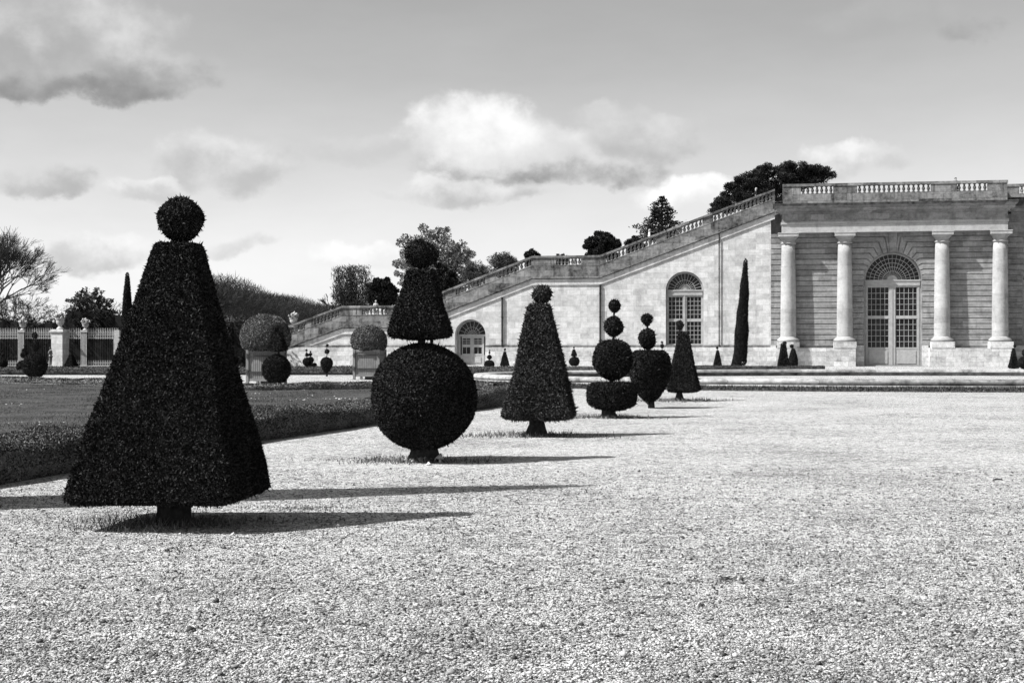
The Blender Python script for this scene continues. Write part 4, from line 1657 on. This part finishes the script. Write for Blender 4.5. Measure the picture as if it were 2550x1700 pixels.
def person(label, loc, rz, top_mat, leg_mat, hair_mat='hair', pose='stand', h=1.7):
    t = thing('person', label, 'person', loc, rz, 'visitors')
    s_ = h / 1.7
    A = []
    E = []
    Rr = []

    def v(p, r, par=None):
        A.append((p[0] * s_, p[1] * s_, p[2] * s_))
        Rr.append(r * s_)
        if par is not None:
            E.append((par, len(A) - 1))
        return len(A) - 1

    pel = v((0, 0, .93), .13)
    w1 = v((0, 0, 1.08), .115, pel)
    ch = v((0, -.01, 1.27), .135, w1)
    nk = v((0, 0, 1.43), .06, ch)
    hb = v((0, -.01, 1.52), .075, nk)
    hm = v((0, -.015, 1.60), .088, hb)
    v((0, -.01, 1.665), .06, hm)
    v((0, -.105, 1.575), .014, hm)
    for sg in (-1, 1):
        hip = v((sg * .09, 0, .88), .095, pel)
        kn = v((sg * .10, -.015, .48), .058, hip)
        an = v((sg * .10, .01, .09), .038, kn)
        v((sg * .115, -.13, .035), .032, an)
        shd = v((sg * .17, 0, 1.38), .058, ch)
        if pose == 'stand':
            elb = v((sg * .235, .02, 1.12), .042, shd)
            wr_ = v((sg * .24, -.06, .88), .028, elb)
            hd = v((sg * .235, -.08, .80), .03, wr_)
            fdir = Vector((0, -.25, -1))
        else:
            elb = v((sg * .27, .03, 1.14), .042, shd)
            wr_ = v((sg * .13, -.16, 1.12), .028, elb)
            hd = v((sg * .06, -.19, 1.13), .03, wr_)
            fdir = Vector((-sg * 1, -.25, .05))
        fdir.normalize()
        for q in range(4):
            L = (.065, .078, .072, .055)[q]
            o_ = Vector((0, 1, 0)) * ((q - 1.5) * .017)
            b0 = Vector(A[hd]) / s_ + o_ + fdir * .02
            f1 = v(b0 + fdir * L * .5, .009, hd)
            v(b0 + fdir * L + Vector((-sg * .01, 0, 0)), .008, f1)
        v(Vector(A[hd]) / s_ + Vector((0, -.04, 0)) + fdir * .02, .01, hd)

    def skin(name, vs, es, rs, mat, par, root=0):
        me = bpy.data.meshes.new(name)
        me.from_pydata(vs, es, [])
        me.materials.append(M[mat])
        o = bpy.data.objects.new(name, me)
        S.collection.objects.link(o)
        o.parent = par
        md = o.modifiers.new('skin', 'SKIN')
        md.use_smooth_shade = True
        sv = me.skin_vertices[0].data if len(me.skin_vertices) else None
        if sv:
            for i, r in enumerate(rs):
                sv[i].radius = (r, r)
            sv[root].use_root = True
        sb = o.modifiers.new('sub', 'SUBSURF')
        sb.levels = 1
        sb.render_levels = 1
        return o

    skin('body', A, E, Rr, 'skin', t)
    # jacket
    ja = [(0, 0, .92), (0, 0, 1.08), (0, -.01, 1.27), (0, 0, 1.41)]
    je = [(0, 1), (1, 2), (2, 3)]
    jr = [.155, .14, .158, .08]
    for sg in (-1, 1):
        o0 = len(ja)
        if pose == 'stand':
            ja += [(sg * .17, 0, 1.38), (sg * .235, .02, 1.12), (sg * .24, -.055, .90)]
        else:
            ja += [(sg * .17, 0, 1.38), (sg * .27, .03, 1.14), (sg * .14, -.155, 1.12)]
        je += [(2, o0), (o0, o0 + 1), (o0 + 1, o0 + 2)]
        jr += [.072, .056, .042]
    skin('jacket', [tuple(c * s_ for c in p) for p in ja], je, [r * s_ for r in jr], top_mat, t)
    ta = [(0, 0, .94)]
    te = []
    tr_ = [.145]
    for sg in (-1, 1):
        o0 = len(ta)
        ta += [(sg * .09, 0, .86), (sg * .10, -.015, .48), (sg * .10, .01, .11)]
        te += [(0, o0), (o0, o0 + 1), (o0 + 1, o0 + 2)]
        tr_ += [.108, .072, .055]
    skin('trousers', [tuple(c * s_ for c in p) for p in ta], te, [r * s_ for r in tr_], leg_mat, t)
    m_ = MB()
    m_.lathe([(.001, -.085), (.075, -.075), (.100, -.02), (.098, .04), (.07, .085), (.001, .105)], 0, .025, 12)
    m_.v = [(x_ * s_, y_ * s_, (z_ + 1.62) * s_) for x_, y_, z_ in m_.v]
    obj('hair', m_, hair_mat, t, True)
    for sg in (-1, 1):
        m_ = MB()
        m_.box(sg * .115 * s_ - .045, sg * .115 * s_ + .045, -.16 * s_, .06 * s_, 0, .075)
        obj('shoe', m_, 'dark_cloth', t)
    return t


person('person in a grey jacket and pale trousers standing by the stone gate pillar', (fx(137.5), FY - 1.3, 0), R(75), 'mid_cloth', 'mid_cloth', pose='arms', h=1.72)


def on_stairs(px, head_py, v, label, top, leg, hair='hair', rz=0, pose='stand'):
    m = (px - 1275) / F
    u, zt = W(px, head_py, v)
    g = zr(u) - 1.02 if u < uE else zrail - .9
    x_, y_, _ = wworld(u, v, 0)
    h = 1.7
    t = person(label, (x_, y_, zt - h), rz, top, leg, hair, pose, h)
    return t


on_stairs(826.5, 752.5, 3.0, 'person in dark clothes on the lower stairs, left of a pair above the balustrade', 'dark_cloth', 'dark_cloth', rz=R(180))
on_stairs(841, 751.5, 3.0, 'person in dark clothes on the lower stairs, right of a pair above the balustrade', 'dark_cloth', 'dark_cloth', rz=R(160))
on_stairs(936, 748, 1.7, 'fair haired person in pale clothes on the lower landing of the stairs', 'pale_cloth', 'pale_cloth', 'hairpale', rz=R(200))
on_stairs(1430, 637.5, 1.6, 'person in white behind the balusters of the upper landing', 'pale_cloth', 'pale_cloth', 'hair', rz=R(20))
on_stairs(1617, 571, 3.0, 'person in pale clothes climbing the upper stairs, before the conifer', 'pale_cloth', 'mid_cloth', 'hairpale', rz=R(-90))
on_stairs(1882.5, 468, 2.4, 'fair haired person in dark clothes near the top of the stairs, before the pine', 'dark_cloth', 'dark_cloth', 'hairpale', rz=R(-90))
on_stairs(2380, 442.5, .3, 'dark clothed person leaning on the pavilion balustrade against the sky', 'dark_cloth', 'dark_cloth', rz=R(0))

# daisies on the near lawn
rg = np.random.default_rng(77)
cl = [(770, 990), (880, 997), (905, 1000), (655, 998), (745, 1002), (640, 985), (60, 958), (90, 974), (25, 1013), (120, 1060), (850, 998), (720, 976)]
P = []
for (a, b) in cl:
    X, Y = gp(a, b)
    for _ in range(7):
        P.append((X + rg.normal(0, .35), Y + rg.normal(0, .5), .07))
P = np.array(P)
P = P[in_poly(P[:, 0], P[:, 1], lawn_in)]
tag(link('daisies', stones('daisies', P, .022, 12, .4), 'petal'), 'white daisies scattered in the near lawn', 'flowers', kind='stuff')

# ------------------------------------------------------------------ background trees


def leaf_cloud(centers, radii, n_each, ln, wd, rng, surface=.6, up=.0):
    Vs, Fs = [], []
    o = 0
    for c, r in zip(centers, radii):
        n = int(n_each)
        d = norm(rng.normal(0, 1, (n, 3)))
        q = np.where(rng.random(n) < surface, .75 + .3 * rng.random(n), rng.random(n) ** .5)
        P = c + d * q[:, None] * r
        N = norm(d + np.array([0, 0, up]))
        v, f = leaf_quads(P, N, ln, wd, 1.0, rng, 0, .02, 1.5, .5)
        Vs.append(v)
        Fs.append(f + o)
        o += len(v)
    return np.concatenate(Vs), np.concatenate(Fs)


def crown_clumps(rng, n, c, rad, low=-.5):
    out = []
    while len(out) < n:
        p = rng.uniform(-1, 1, 3)
        l = np.linalg.norm(p)
        if l > 1 or l < .35 or p[2] < low:
            continue
        out.append(c + p * rad * .82)
    return np.array(out)


def broad_tree(label, px, ytop, ybot, wpx, Y, mat, seed, nclump=40, nleaf=260, leaf=(.30, .16), low=-.55, csize=.24, z0=None, trunk_mat='bark', name='broadleaf_tree', cat='tree', group=None, trunk=True, crown_dx=0, surface=.6):
    rng = np.random.default_rng(seed)
    k = Y / F
    X = (px - 1275) * k
    g = terr_z(X, Y) if z0 is None else z0
    t = thing(name, label, cat, (X, Y, g), 0, group)
    zt = H - (ytop - HY) * k - g
    zb_ = H - (ybot - HY) * k - g
    rx = wpx * k / 2
    rz = (zt - zb_) / (1 - low) if low > -1 else (zt - zb_) / 2
    c = np.array([crown_dx * k, 0, zt - rz])
    rad = np.array([rx, rx * .85, rz])
    cl_ = crown_clumps(rng, nclump, c, rad, low)
    rs = [np.array([1, 1, .8]) * rx * csize * (.7 + .6 * rng.random()) for _ in cl_]
    v, f = leaf_cloud(cl_, rs, nleaf, leaf[0], leaf[1], rng, surface)
    link('crown', npmesh('crown', v, f), mat, t)
    if trunk:
        m_ = MB()
        hub = Vector((c[0] * .6, 0, max(c[2] - rz * .5, .6)))
        tr = max(.12, rx * .06)
        m_.path([(0, 0, -.2), (0.02, 0, hub.z * .5), tuple(hub)], [tr * 1.3, tr, tr * .8], 8)
        for i in range(0, len(cl_), 2):
            e = Vector(cl_[i])
            mid = hub.lerp(e, .5) + Vector((0, 0, .06 * rz))
            m_.path([tuple(hub), tuple(mid), tuple(e)], [tr * .55, tr * .3, tr * .1], 5)
        obj('trunk', m_, trunk_mat, t)
    return t


def bare_tree(label, px, Y, h, spread, seed, lvl=6, mat='twig', z0=0, lean=0, group=None, tr=.3, name='bare_tree', clip=None, first=.28, ratio=.76, fan=(2, 3, 3), nb=3):
    rnd = random.Random(seed)
    X = (px - 1275) * Y / F
    t = thing(name, label, 'tree', (X, Y, z0), 0, group)
    big = MB()
    segs = []

    def grow(p, d, L, r, n):
        q = p + d * L
        if clip and n < lvl - 1:
            if q.z > clip[1]:
                q = Vector((q.x, q.y, clip[1] + rnd.uniform(-.3, .5)))
        if n > lvl - 4:
            mid = p.lerp(q, .5) + Vector((rnd.uniform(-.05, .05), rnd.uniform(-.05, .05), 0)) * L
            big.tube(p, mid, r, r * .85, 6, False)
            big.tube(mid, q, r * .85, r * .7, 6, False)
        else:
            segs.append((p, q, r, r * .55))
        if n == 0:
            return
        m = nb if n > lvl - 2 else rnd.choice(fan)
        for i in range(m):
            a = rnd.uniform(0, 6.28) if n < lvl - 1 else 6.28 * i / m + rnd.uniform(-.4, .4)
            o_ = d.orthogonal().normalized()
            o_ = (o_ * math.cos(a) + d.cross(o_) * math.sin(a))
            nd = (d + o_ * spread * rnd.uniform(.6, 1.2) + Vector((lean * .1, 0, .10))).normalized()
            st = p.lerp(q, rnd.uniform(.7, 1.0)) if n < lvl else q
            grow(st, nd, L * ratio * rnd.uniform(.8, 1.15), r * .6, n - 1)

    grow(Vector((0, 0, -.2)), Vector((lean * .15, 0, 1)).normalized(), h * first, tr, lvl)
    obj('trunk', big, mat if mat != 'twig' else 'barkpale', t)
    # twigs as thin three-sided slivers
    Vs = []
    for (p, q, r0, r1) in segs:
        d = (q - p).normalized()
        a = d.orthogonal().normalized()
        b = d.cross(a)
        r0 = max(r0, .018)
        r1 = max(r1, .012)
        for (pt, r) in ((p, r0), (q, r1)):
            for i in range(3):
                an = 2.094 * i
                Vs.append(pt + a * (r * math.cos(an)) + b * (r * math.sin(an)))
    n = len(segs)
    Vn = np.array([tuple(v) for v in Vs])
    i0 = np.arange(n)[:, None] * 6
    f = np.concatenate([i0 + np.array([[0, 1, 4, 3]]), i0 + np.array([[1, 2, 5, 4]]), i0 + np.array([[2, 0, 3, 5]])])
    link('twigs', npmesh('twigs', Vn, f), mat, t)
    return t


def copy_thing(t, loc, rz, sc, label):
    c = t.copy()
    S.collection.objects.link(c)
    c.location = loc
    c.rotation_euler = (0, 0, rz)
    c.scale = sc
    c['label'] = label
    for ch in list(t.children):
        d = ch.copy()
        S.collection.objects.link(d)
        d.parent = c
    return c


# far left bare tree
bare_tree('great bare tree at the left edge behind the railing', -40, 165, 17.5, .46, 5, 8, tr=.42, first=.215, ratio=.79, nb=4, fan=(3, 3, 3))
bare_tree('smaller bare tree behind the railing, right of the great bare tree', 96, 190, 9.0, .6, 9, 7, tr=.2, first=.2, ratio=.8, fan=(2, 3, 3))
bare_tree('bushy bare tree in front of the great bare tree at the left edge', 22, 155, 11.5, .62, 19, 7, tr=.2, first=.2, ratio=.8, fan=(2, 3, 3))
bare_tree('low bare tree behind the spire, between broadleaf tree and nearest pyramid', 292, 185, 6.5, .6, 12, 6, tr=.2, first=.25, ratio=.8)
broad_tree('round budding tree behind the railing, right of the stone gate pillar', 222, 702, 840, 156, 150, 'leafmid', 3, 170, 34, (.26, .13), -.8, .09, z0=0, surface=.5)
# dark evergreen screen behind the railing


def mass(name, label, cat, px0, px1, ytops, ybot, Y, depth, mat, seed, n, leaf, kind=None, z0=0):
    rng = np.random.default_rng(seed)
    k = Y / F
    m_ = 46
    pxs = np.linspace(px0, px1, m_)
    tops = np.interp(pxs, [a for a, _ in ytops], [b for _, b in ytops]) + rng.normal(0, 3, m_)
    cs, rs = [], []
    for p_, y_ in zip(pxs, tops):
        zt = H - (y_ - HY) * k
        zb_ = H - (ybot - HY) * k
        nz = max(2, int((zt - zb_) / 1.4))
        for j in range(nz):
            z_ = zb_ + (zt - zb_) * (j + .5) / nz
            cs.append(np.array([(p_ - 1275) * k + rng.normal(0, .2), Y + rng.uniform(-depth / 2, depth / 2), z_]))
            rs.append(np.array([.9, .9, (zt - zb_) / nz * .62]) * (.85 + .3 * rng.random()))
    v, f = leaf_cloud(cs, rs, n, leaf[0], leaf[1], rng, .7)
    if kind is None:
        pts_ = [((p_ - 1275) * k, H - (y_ + 6 - HY) * k) for p_, y_ in zip(pxs, tops)]
        c = MB()
        c.poly([(pts_[0][0], .0), (pts_[-1][0], .0)] + list(reversed(pts_)), Y - depth * .3, Y + depth * .3)
        tri = []
        for q in c.f:
            tri += [q + (q[2],)] if len(q) == 3 else [q]
        qv = np.array(c.v)
        quads = np.array([q for q in c.f if len(q) == 4])
        o2 = len(v)
        me = npmesh(name, np.concatenate([v, qv]), np.concatenate([f, quads + o2]))
        o = link(name, me, mat)
        fr_ = []
        mid = []
        # front and back faces as quads column by column
        b_ = MB()
        for i in range(len(pts_) - 1):
            (xa, za), (xb, zb2) = pts_[i], pts_[i + 1]
            for yy in (Y - depth * .3, Y + depth * .3):
                b_.add([(xa, yy, 0), (xb, yy, 0), (xb, yy, zb2), (xa, yy, za)], [(0, 1, 2, 3)])
        V2 = np.concatenate([v, qv, np.array(b_.v)])
        F2 = np.concatenate([f, quads + o2, np.array(b_.f) + o2 + len(qv)])
        o.data = npmesh(name, V2, F2)
        o.data.materials.append(M[mat])
    else:
        o = link(name, npmesh(name, v, f), mat)
    tag(o, label, cat, kind=kind)
    return o


mass('evergreen_hedge', 'high dark evergreen hedge standing behind the iron railing', 'hedge', -140, 640, [(-140, 798), (60, 790), (110, 806), (150, 795), (190, 770), (250, 768), (300, 785), (420, 790), (640, 800)], 912, 136, 3.0, 'leafdark', 31, 170, (.30, .16))
mass('woodland', 'pale leafless brushwood far beyond the railing', 'wood', -140, 460, [(-140, 760), (60, 745), (120, 765), (330, 755), (460, 760)], 812, 205, 8.0, 'leafmid', 32, 46, (.8, .06), kind='stuff')

# row of clipped lime trees running away behind the stair foot
proto = bare_tree('bare clipped lime tree', 500, 146, 11.2, .50, 41, 7, tr=.34, first=.30, ratio=.66, clip=(0, 8.6), group='row of bare clipped lime trees', nb=5, name='clipped_lime_tree')
# fine upright shoots of the clipped heads
rng = np.random.default_rng(42)
n = 4200
d = norm(rng.normal(0, 1, (n, 3)))
q = rng.random(n) ** .4
P = d * q[:, None] * np.array([4.7, 4.4, 2.3]) + np.array([0, 0, 7.0])
P[:, 2] = np.minimum(P[:, 2], 9.0 + rng.normal(0, .3, n))
v, f = leaf_quads(P, norm(d * .8 + np.array([0, 0, .8])), .8, .045, .55, rng, 0, .08, 1.7, .4)
link('shoots', npmesh('shoots', v, f), 'twig', proto)
rnd = random.Random(8)
rank = ['nearest', 'second', 'third', 'fourth', 'fifth', 'sixth', 'seventh', 'eighth', 'ninth', 'tenth', 'eleventh', 'twelfth', 'farthest']
NL = 13
for i in range(NL):
    tt = i / (NL - 1)
    Yl = 146 + (262 - 146) * tt
    Xl = -32.2 + (-34.4 + 32.2) * tt
    lab = '%s tree in the row of bare clipped limes, counted from the nearest pyramid rightward' % rank[i]
    sc = 1.0 + rnd.uniform(-.055, .055)
    if i == 0:
        proto.location = (Xl, Yl, 0)
        proto.scale = (sc, sc, sc)
        proto['label'] = lab
    else:
        copy_thing(proto, (Xl, Yl, 0), rnd.uniform(0, 6), (sc, sc, sc), lab)

# behind the lower landing
for i, (px, wd_, yt) in enumerate(((858, 46, 662), (893, 52, 660))):
    t = bare_tree('%s block clipped bare tree behind the lower landing of the stairs' % ('left' if i == 0 else 'right'), px, 165, 11, .42, 50 + i, 6, tr=.16, first=.3, ratio=.68, clip=(0, 10.8), nb=4, name='clipped_tree', group='block clipped trees behind the landing')
    rng = np.random.default_rng(60 + i)
    k = 165 / F
    n = 3900
    zt = H - (yt - HY) * k
    P = np.stack([rng.uniform(-wd_ / 2, wd_ / 2, n) * k + rng.normal(0, .25, n), rng.uniform(-1.5, 1.5, n), zt - 5.2 * rng.random(n) ** .8 - .12 * rng.random(n) + .12 * np.sin(np.arange(n))], 1)
    v, f = leaf_quads(P, norm(rng.normal(0, .5, (n, 3)) + np.array([0, 0, .8])), .42, .07, .3, rng, 0, .08, 1.8, .5)
    link('crown', npmesh('crown', v, f), 'twig', t)
broad_tree('dark rounded evergreen right of the block clipped trees, behind the landing', 952, 682, 775, 90, 158, 'leafdark', 71, 120, 120, (.32, .14), -.9, .16)
broad_tree('large airy spring tree rising behind the second topiary', 1082, 534, 745, 246, 172, 'leafpale', 72, 230, 95, (.34, .2), -.75, .10, surface=.5, trunk_mat='bark')
broad_tree('dark evergreen bush between the second topiary and the stair balustrade', 1108, 660, 760, 88, 150, 'leafdark', 73, 110, 120, (.3, .14), -.9, .17)
broad_tree('left pale twiggy bush behind the middle stairs', 1185, 652, 720, 92, 152, 'leafmid', 74, 50, 190, (.30, .05), -.9, .26, name='bush', cat='bush', group='pale twiggy bushes behind the stairs')
broad_tree('right pale twiggy bush behind the middle stairs', 1252, 628, 700, 92, 150, 'leafmid', 75, 50, 190, (.30, .05), -.9, .26, name='bush', cat='bush', group='pale twiggy bushes behind the stairs')
broad_tree('small dark holly over the end of the middle stairs', 1327, 615, 665, 52, 146, 'leafdark', 76, 60, 50, (.30, .12), -.8, .17, name='bush', cat='bush')
broad_tree('low dark shrub just showing over the upper landing', 1400, 628, 665, 50, 146, 'leafdark', 77, 50, 36, (.34, .10), -.8, .16, name='bush', cat='bush')
broad_tree('dense dark yew above the right end of the upper landing', 1500, 570, 650, 108, 150, 'leafdark', 78, 140, 120, (.32, .13), -.8, .13, name='yew_tree')
broad_tree('dark bush between the dense yew and the conifer', 1580, 585, 640, 66, 150, 'leafdark', 79, 70, 80, (.32, .12), -.8, .16, name='bush', cat='bush')


def conifer(label, px, ytop, ybot, wpx, Y, seed):
    rng = np.random.default_rng(seed)
    k = Y / F
    X = (px - 1275) * k
    g = terr_z(X, Y)
    t = thing('conifer', label, 'tree', (X, Y, g))
    zt = H - (ytop - HY) * k - g
    zb_ = H - (ybot - HY) * k - g
    m_ = MB()
    m_.path([(0, 0, -.2), (0, 0, zt * .6), (0, 0, zt)], [.22, .14, .03], 8)
    obj('trunk', m_, 'bark', t)
    Vs = []
    Fs = []
    o = 0
    br = MB()
    nl = 14
    for i in range(nl):
        q = i / (nl - 1)
        z_ = zb_ + (zt - zb_ - .25) * q
        L = (wpx * k / 2) * (1 - q) ** .85 * rng.uniform(.8, 1.12) + .25
        nb = 8 if q < .7 else 6
        for j in range(nb):
            a = 6.28 * j / nb + rng.uniform(-.4, .4) + i
            LL = L * rng.uniform(.6, 1.15)
            e = np.array([math.cos(a) * LL, math.sin(a) * LL, z_ + .12 * LL + rng.normal(0, .05)])
            s0 = np.array([0, 0, z_])
            br.tube(tuple(s0), tuple(e), .035, .012, 4, False)
            n = int(12 + 34 * LL)
            tt = rng.uniform(.35, 1.05, n)
            P = s0 + (e - s0) * tt[:, None] + rng.normal(0, .10 + .06 * LL, (n, 3)) * np.array([1, 1, .5])
            P[:, 2] += .10 * tt
            v, f = leaf_quads(P, np.tile((e - s0) / LL, (n, 1)) + np.array([0, 0, .3]), .24, .12, .6, rng, 0, .02, 1.5, .5)
            Vs.append(v)
            Fs.append(f + o)
            o += len(v)
    obj('branches', br, 'bark', t)
    link('crown', npmesh('crown', np.concatenate(Vs), np.concatenate(Fs)), 'pine', t)


conifer('pointed dark conifer rising above the sloping balustrade', 1648, 488, 600, 122, 152, 90)

# the wide pine behind the corner of the pavilion
rng = np.random.default_rng(91)
Yp = 150
kp = Yp / F
Xp = (1930 - 1275) * kp
gpz = zE - 1.02
pine = thing('pine_tree', 'wide spreading dark pine behind the corner of the pavilion', 'tree', (Xp, Yp, gpz))
top = [(1775, 512), (1800, 480), (1815, 450), (1840, 438), (1870, 425), (1905, 412), (1940, 408), (1975, 407), (2010, 412), (2045, 415), (2070, 425)]
bot = [(1775, 525), (1800, 535), (1830, 520), (1870, 505), (1905, 490), (1940, 480), (1975, 470), (2010, 462), (2045, 456), (2070, 440)]
cs_, rs_ = [], []
for i in range(300):
    p_ = rng.uniform(1778, 2068)
    a = np.interp(p_, [q[0] for q in top], [q[1] for q in top])
    b = np.interp(p_, [q[0] for q in bot], [q[1] for q in bot])
    y_ = rng.uniform(a + 5, b - 1)
    cs_.append(np.array([(p_ - 1930) * kp, rng.uniform(-2.4, 2.4), H - (y_ - HY) * kp - gpz]))
    rs_.append(np.array([.62, .62, .36]) * rng.uniform(.6, 1.15))
v, f = leaf_cloud(cs_, rs_, 170, .34, .08, rng, .55, up=.9)
link('crown', npmesh('crown', v, f), 'pine', pine)
m_ = MB()
m_.path([(.6, 0, -.2), (.3, 0, 1.0), (-.3, 0, 1.5)], [.3, .24, .2], 8)
for i in range(0, len(cs_), 5):
    m_.path([(-.3, 0, 1.4), tuple((np.array([-.3, 0, 1.4]) + cs_[i]) / 2 - np.array([0, 0, .2])), tuple(cs_[i])], [.12, .07, .02], 5)
obj('trunk', m_, 'bark', pine)
